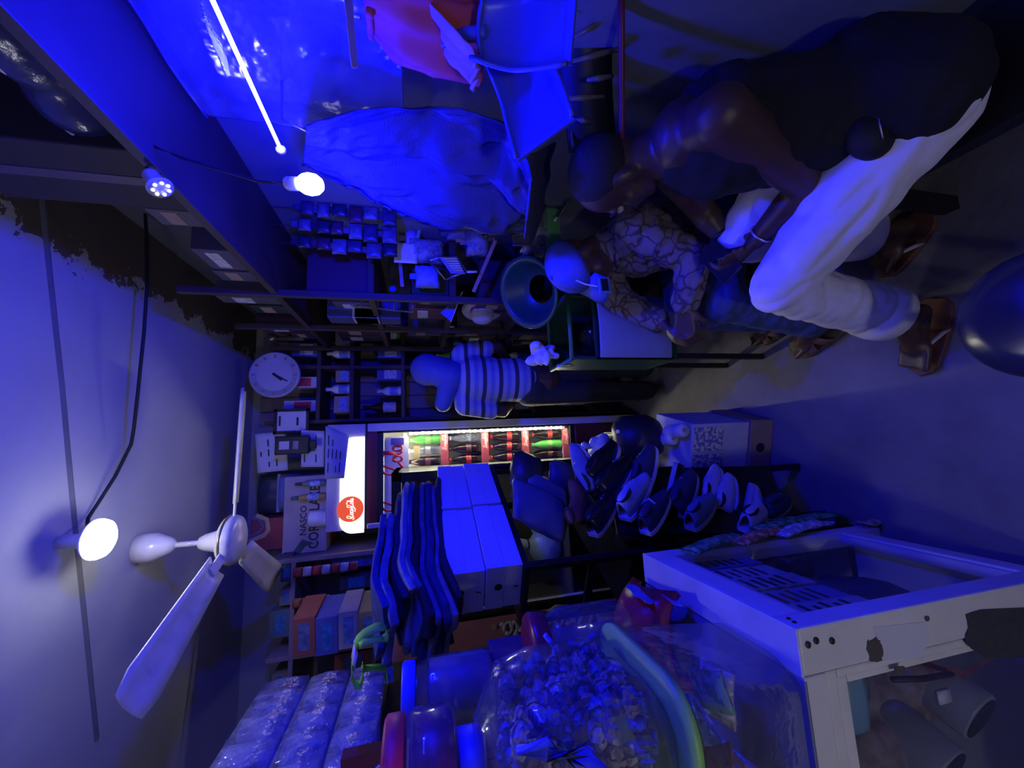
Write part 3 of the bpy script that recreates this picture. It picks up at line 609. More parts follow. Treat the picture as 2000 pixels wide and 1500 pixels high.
for x, y, zt_ in ((-.228, -.008, zr - .02), (0, -.008, zr - .02), (-.228, .648, zr - .02), (0, .648, zr - .02)):
    obj('rack_post', MB(RM).box((x - .012, y - .012, 0), (x + .012, y + .012, zt_)), steelb, t, bevel=.002)
for z in (1.02, .6): obj('rack_rail', MB(RM).box((-.24, -.02, z), (.01, -.005, z + .025)), steelb, t)
# four white shoe boxes in two stacks
box_m = mat('shoebox_white', (.66, .66, .69), .6, var=.05, scale=4)
t = thing('shoe_box', 'white shoe box with a round finger hole, upper of the near stack', 'box', M=RM @ Matrix.Translation((0, 0, zr + .1245)), group='white shoe boxes on the rack')
bw, bl, bh = .17, .335, .122
obj('box_base', MB().box((-bw + .002, .002, .001), (-.002, bl - .002, bh * .66)), box_m, t, bevel=.001)
ld = obj('box_lid', MB().box((-bw, 0, bh * .5), (0, bl, bh)), box_m, t, bevel=.0015)
obj('finger_hole', MB().lathe([(.013, 0), (.013, .0012)], 18, frame((-bw * .47, -.0012, bh * .66), (1, 0, 0), y=(0, 0, 1))), blk, t)
obj('pen_mark', MB().box((-bw * .52, -.0006, .012), (-bw * .5, .0006, .028)), blk, t)
dup(t, RM @ Matrix.Translation((.012, -.006, zr + .0005)), 'white shoe box with a round finger hole, bottom of the near stack')
dup(t, RM @ Matrix.Translation((.004, bl + .008, zr + .1245)), 'white shoe box behind, upper of the far stack under the jeans')
dup(t, RM @ Matrix.Translation((.008, bl + .012, zr + .0005)), 'white shoe box behind, bottom of the far stack')
# folded jeans piled on the boxes
rj = random.Random(3); jc = [(.05, .07, .2), (.16, .18, .3), (.03, .035, .07), (.2, .22, .3), (.08, .1, .22), (.02, .02, .03), (.12, .13, .2), (.05, .06, .14), (.22, .2, .24), (.03, .03, .05)]
jl = ['topmost, pale frayed', 'second from the top, mid blue', 'third from the top, near black', 'fourth from the top, light grey', 'fifth from the top, dark blue', 'sixth from the top, black', 'seventh from the top, grey', 'eighth from the top, navy', 'ninth from the top, pale pinkish grey', 'lowest, very dark']
zj = zr + .2475
for k in range(9, -1, -1):
    th = rj.uniform(.017, .027); d1 = .59 - .012 * (9 - k) + rj.uniform(-.05, .03) - (.12 if k < 2 else 0); d0_ = -.02 - rj.uniform(0, .13); u1 = rj.uniform(-.02, .03); u0 = -.22 + rj.uniform(-.03, .04)
    n, nc = 20, 12; rows = []
    for i in range(n + 1):
        v = i / n; row = []; fl = max(0, (.26 - v) / .26)
        for j in range(nc + 1):
            u = j / nc; x = u0 + (u1 - u0) * u + .02 * nz3((u * 2, v * 4, k * 2.7)) * (1 + fl); y = d0_ + (d1 - d0_) * v + fl * .07 * nz3((u * 3.1, k * 1.9, 4)) + (1 - v) * 0
            z = .012 * nz3((x * 9, y * 6, 3.1)) - .03 * fl ** 1.3 * (1 + 1.1 * nz3((x * 8, y * 3, 8))) - th * .45 * max(0, (u - .86) / .14) ** 2
            row.append((x, y, zj + th + z))
        rows.append(row)
    t = thing('folded_jeans', f'{jl[k]} pair in the pile of folded jeans', 'jeans', M=RM, group='folded jeans on the shoe boxes')
    m = mat('denim_%d' % k, jc[k], .9, var=.35, scale=18, bump=.35, bscale=220)
    obj('denim', MB().grid(rows, th * .95), m, t, True, bevel=.006, seg=3)
    sm = [(r[-2][0] + .006, r[-2][1], r[-2][2] - th * .5) for r in rows[3 + k % 3:]]
    obj('fold', MB().tube(sm, [th * (.42 + .08 * math.sin(i * .8 + k)) for i in range(len(sm))], 8, flat=1), m, t, True)
    zj += th + .0012

# ================================================================ bags and shoes
def W(x, y, Y): return spot(x, y, Y=Y)
def handbag(label, pts, th, m, flapm, cat='bag', strap=True):
    """soft bag from its four photo corners at depth Y: tl, tr, br, bl"""
    a, b, c_, d_ = pts; n = 10; nrm = (b - a).cross(d_ - a).normalized()
    if nrm.y > 0: nrm = -nrm
    t = thing('soft_bag', label, cat, (c_ + d_) / 2)
    f = lambda u, v: a.lerp(b, u).lerp(d_.lerp(c_, u), v)
    rows = [[f(j / n, i / n) + nrm * th * (math.sin(math.pi * j / n) ** .6 * math.sin(math.pi * (i + .4) / (n + .8)) ** .6 + .12 * nz3((j * .5, i * .5, th * 99))) for j in range(n + 1)] for i in range(n + 1)]
    obj('bag_body', MB().grid(rows, th * .8), m, t, True)
    fl = [[p + nrm * .006 for p in r] for r in rows[:5]]
    fl[-1] = [p + (rows[-1][0] - rows[0][0]) * (.08 * math.sin(math.pi * j / n)) for j, p in enumerate(fl[-1])]
    obj('flap', MB().grid(fl, .004), flapm, t, True)
    if strap: obj('strap', MB().tube([rows[0][1], rows[0][3] + (a - d_) * .18 + nrm * .02, rows[0][7] + (a - d_) * .18 + nrm * .02, rows[0][9]], .006, 8), flapm, t, True)
    return t
lea = mat('bag_slate', (.07, .08, .17), .5, bump=.15, bscale=120); lea2 = mat('bag_navy', (.035, .04, .1), .5); lea3 = mat('bag_dark', (.015, .015, .03), .45)
handbag('large slate bag with rounded flap just below the shoe boxes', (W(1000, 1010, 1.42), W(1000, 940, 1.5), W(1095, 985, 1.48), W(1095, 1060, 1.42)), .028, lea, lea, strap=False)
handbag('navy bag leaning between the slate bag and the brown boot', (W(1030, 985, 1.55), W(1030, 925, 1.6), W(1100, 960, 1.58), W(1100, 1040, 1.52)), .028, lea, lea2, strap=False)
handbag('dark folded bag draped over the rack edge by the fridge post', (W(1002, 950, 1.62), W(1008, 890, 1.66), W(1048, 905, 1.66), W(1045, 970, 1.6)), .04, lea3, lea3, strap=False)
handbag('dark blue wallet-like bag next to the suede shoe', (W(1075, 950, 1.6), W(1075, 905, 1.62), W(1110, 915, 1.62), W(1110, 960, 1.6)), .03, lea2, lea2, strap=False)
handbag('black handbag with pearl beads beneath the fridge foot', (W(1215, 880, 1.75), W(1205, 835, 1.78), W(1270, 830, 1.74), W(1275, 885, 1.7)), .07, lea3, lea3)
for i, (x, y) in enumerate([(1207, 843), (1215, 848), (1225, 850)]):
    o = tag(obj('pearl', MB().ell(W(x, y, 1.70), .011, 12, 8), white_pl, None, True), f'{ORD[i]} white pearl bead from the fridge along the black handbag edge', 'bead', 'pearl beads on the handbag')
def shoe(label, toe, heel, side, m, solem, lace=None, w_=.052, boot=False, group='shoes on the rack'):
    """toe and heel are world points along the sole; side points from the sole towards the upper"""
    toe, heel = V(toe), V(heel); L = (toe - heel).length; M = frame(heel, toe - heel, z=side)
    t = thing('shoe', label, 'shoe', M=M, group=group); k = L / .28; n = 14
    def hw(s): return w_ * k * (.62 + .38 * math.sin(math.pi * min(1, s * .9 + .12))) * (1 if s < .8 else math.sqrt(max(.0, 1 - ((s - .8) / .2) ** 2)) * .98 + .02) * (1 if s > .08 else .75 + s * 3)
    out = [(L * s, hw(s)) for s in [i / n for i in range(n + 1)]] + [(L * s, -hw(s)) for s in [i / n for i in range(n, -1, -1)]]
    obj('sole', MB().prism(out, 0, .022 * k), solem, t, bevel=.003)
    prof = [(0, .085), (.06, .10), (.14, .105), (.25, .10), (.4, .098), (.52, .088), (.64, .07), (.76, .055), (.88, .045), (.96, .034), (1, .02)]
    if boot: prof[:5] = [(0, .15), (.06, .17), (.14, .175), (.28, .17), (.4, .12)]
    rows = []
    for s, h in prof:
        h *= k; a = hw(s) * .93; r = []
        for q in range(9):
            g = math.pi * q / 8; r.append((L * s * .985 + .003, a * math.cos(g) * (1 - .28 * math.sin(g) ** 3), .018 * k + h * math.sin(g) ** .75))
        rows.append(r)
    obj('upper', MB().grid(rows, .004), m, t, True)
    op = [(L * (.03 + .2 * (1 + math.cos(g)) * .9), .7 * hw(.2) * math.sin(g), (.172 if boot else .104) * k) for g in [2 * math.pi * i / 12 for i in range(12)]]
    obj('opening', MB().prism([(p[0], p[1]) for p in op], (.168 if boot else .1) * k, (.178 if boot else .109) * k), mat('shoe_inside', (.012, .01, .012), .9), t)
    if lace:
        for q in range(4):
            s = .42 + .07 * q; h = (.1 - .022 * q) * k + .016 * k
            obj('lace', MB().tube([(L * s, -.03 * k, h - .012), (L * s + .004, 0, h + .003), (L * s, .03 * k, h - .012)], .0035, 6), lace, t, True)
    else: obj('stitch_band', MB().tube([(L * .6, -hw(.6) * .8, .05 * k), (L * .58, 0, .1 * k), (L * .6, hw(.6) * .8, .05 * k)], .003, 6), solem, t, True)
    return t
sw = mat('sole_white', (.6, .6, .64), .6); sb_ = mat('sole_black', (.015, .015, .02), .6); scr = mat('sole_cream', (.4, .36, .32), .6)
sued = mat('suede_blue', (.14, .17, .34), .9, bump=.2, bscale=200); canv = mat('canvas_pale', (.3, .34, .6), .85, bump=.15, bscale=150); nvy = mat('upper_navy', (.03, .035, .1), .6); bkl = mat('upper_black', (.008, .008, .012), .35); brn = mat('boot_brown', (.13, .05, .03), .6); wht = mat('upper_white', (.5, .5, .6), .6)
LC = mat('lace_white', (.6, .6, .68), .8)
S = [  # toe px, heel px, depth toe, depth heel, upper side (px offset), materials, label
 ((1122, 866), (1172, 962), 1.55, 1.45, (-30, -10), sued, sw, None, 'slate suede shoe with white sole, toe up beside the open fridge'),
 ((1206, 870), (1168, 960), 1.55, 1.45, (-30, -12), bkl, sw, None, 'black leather shoe with white sole, toe up under the handbag'),
 ((1236, 903), (1185, 985), 1.5, 1.4, (-30, -12), bkl, sw, None, 'black shoe with a pale rim beneath the first black shoe'),
 ((1278, 872), (1262, 958), 1.5, 1.42, (-30, 6), nvy, sw, None, 'navy striped slipper standing behind the pale canvas sneaker'),
 ((1268, 935), (1222, 1018), 1.38, 1.3, (-26, -16), canv, sw, None, 'pale blue canvas sneaker in the middle of the shoe heap'),
 ((1316, 902), (1296, 990), 1.45, 1.36, (30, -4), bkl, wht, None, 'black shoe showing its broad white sole above the laced sneaker'),
 ((1304, 968), (1262, 1045), 1.32, 1.25, (-26, -18), nvy, sw, LC, 'dark sneaker with white laces at the front of the heap'),
 ((1356, 925), (1326, 1015), 1.4, 1.32, (-26, -8), nvy, wht, None, 'dark navy shoe with a beaded white edge'),
 ((1402, 922), (1396, 985), 1.42, 1.36, (-30, -4), wht, sw, None, 'pinkish grey suede shoe below the floral carton'),
 ((1428, 938), (1424, 1005), 1.38, 1.32, (-28, 0), wht, sw, None, 'pale slipper next to the pinkish suede shoe'),
 ((1462, 942), (1446, 1022), 1.34, 1.26, (30, 4), wht, mat('sole_lilac', (.42, .42, .56), .7, bump=.2), None, 'big pale sole turned to the aisle at the floor end of the heap'),
 ((1390, 980), (1352, 1032), 1.3, 1.24, (-24, -14), sued, scr, None, 'blue shoe with cream sole in front of the pale slippers'),
 ((1532, 985), (1496, 1012), 1.28, 1.24, (-20, -16), nvy, scr, None, 'dark shoe with cream heel furthest down by the cabinet corner'),
 ((1492, 1000), (1460, 1032), 1.26, 1.22, (-22, -10), wht, sw, None, 'small white clog by the cabinet corner'),
 ((1200, 975), (1162, 1045), 1.38, 1.3, (-22, -18), bkl, mat('sole_violet', (.25, .2, .35), .6), None, 'black round-toed shoe with violet rim beside the boot')]
for tp, hp, ty, hy, sd, m, so, lc, lb in S:
    a, b = W(*tp, ty), W(*hp, hy); s = W(hp[0] + sd[0], hp[1] + sd[1], hy) - b
    L = (a - b).length; mid_ = (a + b) / 2; dr = (a - b).normalized(); L2 = max(.2, min(.29, L))
    shoe(lb, mid_ + dr * L2 / 2, mid_ - dr * L2 / 2, s + V((0, -.03, 0)), m, so, lc, w_=.05)
shoe('brown leather boot with striped cuff lying among the shoes', W(1120, 935, 1.45), W(1160, 1020, 1.36), V((-.4, -.5, .4)), brn, sb_, None, boot=True)
# dark stepped stand that carries the shoes
t = thing('shoe_stand', 'black sloping stand half hidden under the heap of shoes', 'stand', (-.3, 1.4, 0))
q0 = [W(1205, 1050, 1.3), W(1185, 925, 1.58), W(1500, 915, 1.38), W(1545, 1045, 1.2)]
tr = MB(); 
tr.grid([[q0[0], q0[1]], [q0[3], q0[2]]], .02)
obj('stand_board', tr, steelb, t)
for p in q0: obj('stand_leg', MB().box((p.x - .012, p.y - .012, 0), (p.x + .012, p.y + .012, p.z + .0)), steelb, t)
# cartons on the floor at the end of the heap
t = thing('floor_carton', 'brown carton with a dark hand hole on the floor by the shoes', 'carton', (-.05, 1.62, 0))
M = rotz((-.06, 1.62, 0), -.25)
obj('carton_body', MB(M).box((-.13, -.13, 0.002), (.13, .15, .125)), mat('carton_dim', (.25, .18, .14), .8, bump=.1), t, bevel=.004)
obj('hand_hole', MB().lathe([(.022, 0), (.022, .002)], 18, M @ frame((.0, -.132, .07), (1, 0, 0), y=(0, 0, 1))), blk, t)
t = thing('floral_carton', 'pale carton with two floral panels standing on the brown carton', 'carton', (-.05, 1.62, .127))
obj('carton_body', MB(M).box((-.14, -.12, .127), (.12, .15, .43)), mat('carton_pale', (.42, .42, .5), .7, var=.12), t, bevel=.004)
fl = blotch('floral_print', (.55, .5, .42), (.12, .13, .3), 60, .6)
for x0 in (-.13, -.005): obj('floral_panel', MB(M).box((x0, -.123, .27), (x0 + .11, -.12, .42)), fl, t)
obj('flap', MB(M @ Matrix.Translation((-.14, 0, .43)) @ Matrix.Rotation(.5, 4, 'Y')).box((-.1, -.12, -.002), (0, .15, .002)), MATS['carton_pale'], t)
for i, (x, y) in enumerate([(.02, .02), (.075, -.05)]):
    t = thing('paper_roll', ['white roll lying on the floral carton, the one farther back', 'white roll lying on the floral carton, the one nearer its edge'][i], 'roll', M @ V((x, y, .432)), group='rolls on the floral carton')
    M2 = M @ Matrix.Translation((x, y, .463)) @ Matrix.Rotation(math.pi / 2, 4, 'X') @ Matrix.Rotation(.3, 4, 'Y')
    obj('roll', MB().lathe([(.028, -.06), (.03, -.055), (.03, .055), (.028, .06)], 20, M2), mat('roll_white', (.55, .55, .65), .7), t, True)
    obj('core', MB().lathe([(.01, -.061), (.01, .061)], 12, M2), card, t)
# crumpled white bags by the fridge foot
c = W(1172, 872, 1.95); t = thing('dark_crate', 'dark crate under the crumpled bag by the fridge foot', 'crate', (c.x, 1.95, 0)); obj('crate_body', MB().box((c.x - .07, 1.88, 0), (c.x + .07, 2.03, c.z - .062)), steelb, t, bevel=.004); obj('crate_rim', MB().box((c.x - .075, 1.875, c.z - .085), (c.x + .075, 2.035, c.z - .07)), blk, t)
for i, (x, y, Y, sx) in enumerate([(1172, 872, 1.95, .06), (1158, 948, 1.8, .05)]):
    c = W(x, y, Y); t = thing('crumpled_bag', ['crumpled white plastic bag by the fridge foot', 'smaller crumpled white bag behind the black shoe'][i], 'bag', c - V((0, 0, sx)))
    mb = MB(); r9 = random.Random(i)
    for q in range(9): mb.ell(c + V((r9.uniform(-1, 1), r9.uniform(-.7, .7), r9.uniform(-1, 1))) * sx * .8, (sx * r9.uniform(.35, .7), sx * r9.uniform(.35, .7), sx * r9.uniform(.35, .8)), 10, 6)
    baked('bag', mb, mat('bag_white', (.6, .6, .66), .35, bump=.5, bscale=40), t, .008, 1)
    obj('knot', MB().cap(c + V((0, 0, sx)), .012, c + V((.01, 0, sx * 1.5)), .02), MATS['bag_white'], t, True)
# ================================================================ aluminium framed showcase, lower left
KX1, KX0, KY0, KY1, KZ0, KZ1 = -.375, -1.15, .635, 1.15, .12, .92
alu = mat('showcase_alu', (.74, .73, .68), .45, var=.10, scale=7); alu2 = mat('showcase_trim', (.5, .5, .5), .35, var=.06)
t = thing('showcase', 'white aluminium showcase cabinet with glass sides under the sweet jars', 'cabinet', (-.75, .9, 0))
th = .075
cpost = obj('corner_post', MB().box((KX1 - .083, KY0, 0), (KX1, KY0 + .05, KZ1)), alu, t, bevel=.004)
obj('corner_post', MB().box((KX1 - .05, KY1 - .05, 0), (KX1, KY1, KZ1)), alu, t, bevel=.004)
obj('corner_post', MB().box((KX0, KY0, 0), (KX0 + .05, KY0 + .05, KZ1)), alu, t, bevel=.004)
obj('corner_post', MB().box((KX0, KY1 - .05, 0), (KX0 + .05, KY1, KZ1)), alu, t, bevel=.004)
sr = obj('side_rail', MB().box((KX1 - .04, KY0 + .05, KZ1 - .07), (KX1, KY1 - .05, KZ1)), alu, t, bevel=.004)
obj('side_rail', MB().box((KX1 - .04, KY0 + .05, KZ0), (KX1, KY1 - .05, KZ0 + .06)), alu, t, bevel=.004)
for z0, z1 in ((KZ1 - .085, KZ1 - .075), (KZ0 + .064, KZ0 + .074)): obj('glazing_bead', MB().box((KX1 - .03, KY0 + .05, z0), (KX1 - .006, KY1 - .05, z1)), alu2, t)
obj('side_glass', MB().box((KX1 - .024, KY0 + .05, KZ0 + .05), (KX1 - .019, KY1 - .05, KZ1 - .07)), glassy('showcase_glass', (.95, .96, .97), .06, .015, (.3, .3, .4), 1.2), t)
fr0 = obj('front_rail', MB().box((KX0 + .05, KY0, KZ1 - .052), (KX1 - .084, KY0 + .04, KZ1)), alu, t, bevel=.003)
obj('front_rail', MB().box((KX0 + .05, KY0, KZ0), (KX1 - .084, KY0 + .04, KZ0 + .08)), alu, t, bevel=.003)
# inner door frame, mitred bands
for k in (0, 1):
    x1, z1, y_ = KX1 - .085 - .017 * k, KZ1 - .053 - .03 * k, KY0 + .004 + .006 * k
    obj('window_band', MB().box((KX0 + .05, y_, z1 - .028), (x1, y_ + .02, z1)), alu, fr0, bevel=.004)
    obj('window_band', MB().box((x1 - .0155, y_, KZ0 + .08), (x1, y_ + .02, z1 - .0285)), alu, fr0, bevel=.004)
obj('front_glass', MB().box((KX0 + .05, KY0 + .018, KZ0 + .08), (KX1 - .118, KY0 + .023, KZ1 - .112)), MATS['showcase_glass'], t)
obj('top_board', MB().box((KX0, KY0, KZ1 - .004), (KX1 - .09, KY1, KZ1 + .002)), mat('top_blue', (.2, .22, .4), .4), t)
obj('top_trim', MB().box((KX1 - .085, KY0, KZ1 - .002), (KX1, KY1, KZ1 + .004)), mat('trim_lilac', (.6, .58, .66), .5, var=.15), t, bevel=.002)
obj('base_board', MB().box((KX0, KY0 + .04, KZ0 - .02), (KX1 - .04, KY1 - .04, KZ0)), alu2, t)
obj('back_board', MB().box((KX0, KY1 - .02, KZ0), (KX1 - .05, KY1 - .01, KZ1 - .01)), mat('inside_grey', (.16, .16, .18), .8), t)
for x, z in ((KX1 - .03, KZ1 - .018), (KX1 - .026, KZ1 - .038), (KX1 - .032, KZ1 - .075)):
    obj('rivet', MB().lathe([(.0062, 0), (.0062, .0015), (.003, .0025)], 14, frame((x, KY0 - .0005, z), (1, 0, 0), y=(0, 0, 1))), blk, t)
for y in (KY0 + .02, KY0 + .035):
    obj('rivet', MB().lathe([(.004, 0), (.004, .0015)], 12, frame((KX1 + .0005, y, KZ1 - .012 - (y - KY0) * .2), (0, 1, 0), y=(0, 0, 1))), blk, t)
# torn sticker on the rail (its code is left out) and worn dark patch
rs = random.Random(8)
def ragged(cx, cz, a, b, n=26, j=.18, r=rs): return [(cx + a * math.copysign(abs(math.cos(2 * math.pi * i / n)) ** .6, math.cos(2 * math.pi * i / n)) * (1 + r.uniform(-j, j)), cz + b * math.copysign(abs(math.sin(2 * math.pi * i / n)) ** .6, math.sin(2 * math.pi * i / n)) * (1 + r.uniform(-j, j))) for i in range(n)]
FM = front(KY0)
ps = lambda x, y: (spot(x, y, Y=KY0).x, spot(x, y, Y=KY0).z)
st = obj('sticker', MB().prism([ps(1706, 1225), ps(1722, 1290), ps(1800, 1284), ps(1816, 1250), ps(1808, 1214)], 0, .0008, FM), mat('sticker_white', (.66, .66, .72), .6, var=.05), cpost)
cx, cz = ps(1708, 1270); obj('sticker_tear', MB().prism(ragged(cx, cz, .022, .018), 0, .0011, FM), mat('sticker_brown', (.10, .085, .07), .8), cpost)
cx, cz = ps(1756, 1308); obj('sticker_tear', MB().prism(ragged(cx, cz, .006, .014), 0, .0011, FM), MATS['sticker_brown'], cpost)
cx, cz = ps(1810, 1208); obj('sticker_dot', MB().prism(ragged(cx, cz, .005, .006), 0, .0012, FM), MATS['sticker_brown'], st)
p_ = [ps(1885, 1200), ps(1895, 1196), ps(1915, 1190), ps(1960, 1188), ps(2010, 1186), ps(2010, 1284), ps(1922, 1284), ps(1912, 1274), ps(1898, 1268), ps(1886, 1256), ps(1884, 1240), ps(1890, 1226), ps(1888, 1212)]
obj('worn_patch', MB().prism(p_, 0, .0012, FM), mat('patch_dark', (.045, .05, .05), .7, var=.4, scale=60), cpost)
# what the showcase holds
t = thing('clear_bowl', 'clear plastic bowl in the corner of the showcase window', 'bowl', (-.555, .74, .68))
bm_ = Matrix.Translation((-.555, .73, .745)) @ Matrix.Rotation(1.3, 4, 'X')
obj('bowl', MB().lathe([(.03, -.05), (.055, -.04), (.07, 0), (.072, .004), (.066, 0), (.05, -.035)], 28, bm_, cap=False), glassy('bowl_clear', (.7, .8, .75), .1, .35, (.4, .5, .45)), t, True)
obj('rim', MB().lathe([(.07, 0), (.074, .003), (.07, .006)], 28, bm_, cap=False), MATS['bowl_clear'], t, True)
def lump(name, label, cat, c, r, m, seed, n=7, vox=.012, extra=None, spread=.55):
    t = thing(name, label, cat, (c[0], c[1], c[2] - r[2])); mb = MB(); q = random.Random(seed)
    mb.ell(c, tuple(k * .75 for k in r), 12, 8)
    for _ in range(n): mb.ell([c[i] + q.uniform(-1, 1) * r[i] * spread for i in range(3)], tuple(k * q.uniform(.3, .55) for k in r), 10, 6)
    baked('body', mb, m, t, vox, 2)
    if extra: obj(extra[0], extra[1], extra[2], t, True)
    return t
bf = blotch('brown_fabric', (.16, .11, .10), (.30, .24, .24), 30, .7, .5, .15)
lump('wrapped_bundle', 'brown wrapped bundle filling the showcase behind the bowl', 'bundle', (-.70, .86, .50), (.20, .14, .24), bf, 3, extra=('tie', MB().tube([(-.56, .715, .60), (-.57, .71, .52), (-.58, .715, .42)], .006, 6), blk))
lump('red_bundle', 'dull red packets deep in the showcase window', 'bundle', (-.56, .78, .36), (.09, .1, .13), mat('bundle_red', (.28, .06, .05), .6, var=.5, scale=25), 5, extra=('label_tag', MB().box((-.60, .675, .50), (-.575, .682, .535)), white_pl))
for i, (x, z) in enumerate([(-.66, .40), (-.74, .52)]):
    t = thing('grey_tin', ['grey tin lying in the showcase, lower one', 'grey tin lying in the showcase, upper one'][i], 'tin', (x, .8, z)); M = frame((x, .69, z), (.3, .7, .1), z=(0, 0, 1)) @ Matrix(((0, 0, 1, 0), (1, 0, 0, 0), (0, 1, 0, 0), (0, 0, 0, 1)))
    obj('tin_body', MB().lathe([(.055, 0), (.058, .004), (.058, .15), (.055, .154)], 24, M), mat('tin_grey', (.3, .31, .33), .4), t, True); obj('tin_lid', MB().lathe([(.05, -.002), (.05, .001)], 24, M), blk, t)
t = thing('blue_pouch', 'pale blue pouch at the top of the showcase window', 'pouch', (-.54, .69, .74)); M = Matrix.Translation((-.545, .685, .79))
obj('pouch', MB(M).grid([[((j - 3) * .02, -.01 * math.sin(math.pi * j / 6) * math.sin(math.pi * (i + .5) / 5), -i * .013) for j in range(7)] for i in range(5)], .012), mat('pouch_blue', (.2, .4, .5), .3), t, True); obj('seal', MB(M).box((-.06, -.004, 0), (.06, .008, .008)), MATS['pouch_blue'], t)
for i in range(5):   # papers and note pads seen through the side glass
    y0 = .70 + .085 * i; t = thing('note_pad', f'{ORD[i]} printed pad from the front behind the side glass of the showcase', 'pad', (-.46, y0, .8), group='pads behind the side glass')
    M = frame((-.412 - .004 * (i % 2), y0, .58), (.0, 1, 0), z=(.03, 0, 1))
    obj('pad', MB(M).box((0, 0, 0), (.078, .02, .24 - .03 * (i % 2))), [paper, mat('pad_blue', (.25, .28, .6), .6), lab_w][i % 3], t)
    for q_ in range(5): obj('print', MB(M).box((.008, -.0008, .06 + .03 * q_), (.07 - .012 * (q_ % 2), 0, .072 + .03 * q_)), ink, t)
t = thing('dark_cloth', 'dark folded cloth low behind the side glass of the showcase', 'cloth', (-.5, .9, .2)); rows = [[(-.475 - .03 * math.sin(i * .9) - .02 * math.cos(j), .7 + .065 * j, .3 + .045 * i) for j in range(7)] for i in range(7)]
obj('cloth', MB().grid(rows, .05), mat('cloth_dim', (.08, .085, .13), .8, var=.5), t, True); obj('hem', MB().tube([r_ for r_ in rows[-1]], .01, 8), MATS['cloth_dim'], t, True)
# crisps packets hung along the far top edge of the showcase
gp = [('green snack packet lying along the showcase edge nearest the shoes', 1345, 1075, 1440, 1045, (.07, .2, .1)), ('orange and white snack packet beside the green one', 1440, 1058, 1530, 1030, (.45, .22, .08)), ('white snack packet with a dark ring along the showcase edge', 1520, 1042, 1610, 1018, (.5, .5, .55)), ('long green snack packet above the orange one', 1480, 1030, 1630, 1003, (.06, .22, .09)), ('patterned snack packet at the far end of the showcase edge', 1690, 1020, 1810, 995, (.3, .2, .12))]
for i, (lb, x0, y0, x1, y1, cl) in enumerate(gp):
    a, b = spot(x0, y0, X=KX1 + .02 + .012 * (i == 3)), spot(x1, y1, X=KX1 + .02 + .012 * (i == 3)); a.y = min(a.y, 1.3); t = thing('snack_packet', lb, 'packet', b, group='snack packets on the showcase edge')
    M = frame(a, b - a, y=(0, 1, 0)); L = (b - a).length; m = blotch('snack_%d' % i, cl, tuple(min(1, c * 2.2 + .05) for c in cl), 45, .3)
    rows = [[(L * j / 8, -.028 + .014 * k, (.016 + .004 * math.sin(j * 2 + k)) * math.sin(math.pi * j / 8) ** .6 * math.sin(math.pi * (k + .3) / 4.6)) for j in range(9)] for k in range(5)]
    obj('packet_body', MB(M).grid(rows, .01), m, t, True)
    obj('packet_seal', MB(M).box((-.012, -.028, -.003), (0, .028, .001)), m, t); obj('packet_seal', MB(M).box((L, -.028, -.003), (L + .012, .028, .001)), m, t)
# ================================================================ jars and tubs on the showcase
pl = glassy('jar_plastic', (.93, .94, .96), .1, .09, (.55, .55, .65), 1.55, bump=.25, bscale=14)
pl2 = glassy('bag_plastic', (.75, .76, .85), .18, .35, (.5, .5, .62), 1.5, bump=.8, bscale=22)
def rrect(x0, y0, x1, y1, r, n=6):
    o = []
    for cx, cy, a in ((x1 - r, y1 - r, 0), (x0 + r, y1 - r, 90), (x0 + r, y0 + r, 180), (x1 - r, y0 + r, 270)):
        o += [(cx + r * math.cos(math.radians(a + 90 * i / n)), cy + r * math.sin(math.radians(a + 90 * i / n))) for i in range(n + 1)]
    return o
def tub(mb, levels):
    """stack of rounded-rectangle rings -> open shell; levels: (z, x0,y0,x1,y1,r)"""
    R = [[(px, py, z) for px, py in rrect(x0, y0, x1, y1, r)] for z, x0, y0, x1, y1, r in levels]; n = len(R[0]); vs = [p for r in R for p in r]
    fs = [(k * n + i, k * n + (i + 1) % n, k * n + n + (i + 1) % n, k * n + n + i) for k in range(len(R) - 1) for i in range(n)]
    return mb.add(vs, fs + [tuple(range(n))[::-1]])
# lower tub with green lid
t = thing('green_lidded_tub', 'big clear tub of packets with a pale green lid at the showcase corner', 'tub', (-.62, .76, KZ1 + .003))
obj('tub_body', tub(MB(), [(KZ1 + .006, -.78, .645, -.46, .84, .05), (KZ1 + .02, -.8, .63, -.435, .86, .06), (1.19, -.82, .575, -.41, .88, .07)]), pl, t, True)
lid_g = mat('lid_green', (.3, .65, .16), .45, var=.06)
lv = [(1.194, -.83, .572, -.408, .884, .075), (1.194, -.834, .568, -.403, .888, .078), (1.207, -.834, .568, -.403, .888, .078), (1.212, -.82, .58, -.415, .876, .07)]
ld = tub(MB(), lv); n_ = len(rrect(0, 0, 1, 1, .1)); ld.f.append(tuple(range(3 * n_, 4 * n_))); obj('lid', ld, lid_g, t, True)
cl_ = [(.05, .08, .4), (.5, .48, .4), (.06, .16, .22), (.3, .12, .08), (.1, .25, .12), (.35, .35, .45), (.02, .02, .04), (.25, .05, .06)]
rq = random.Random(21)
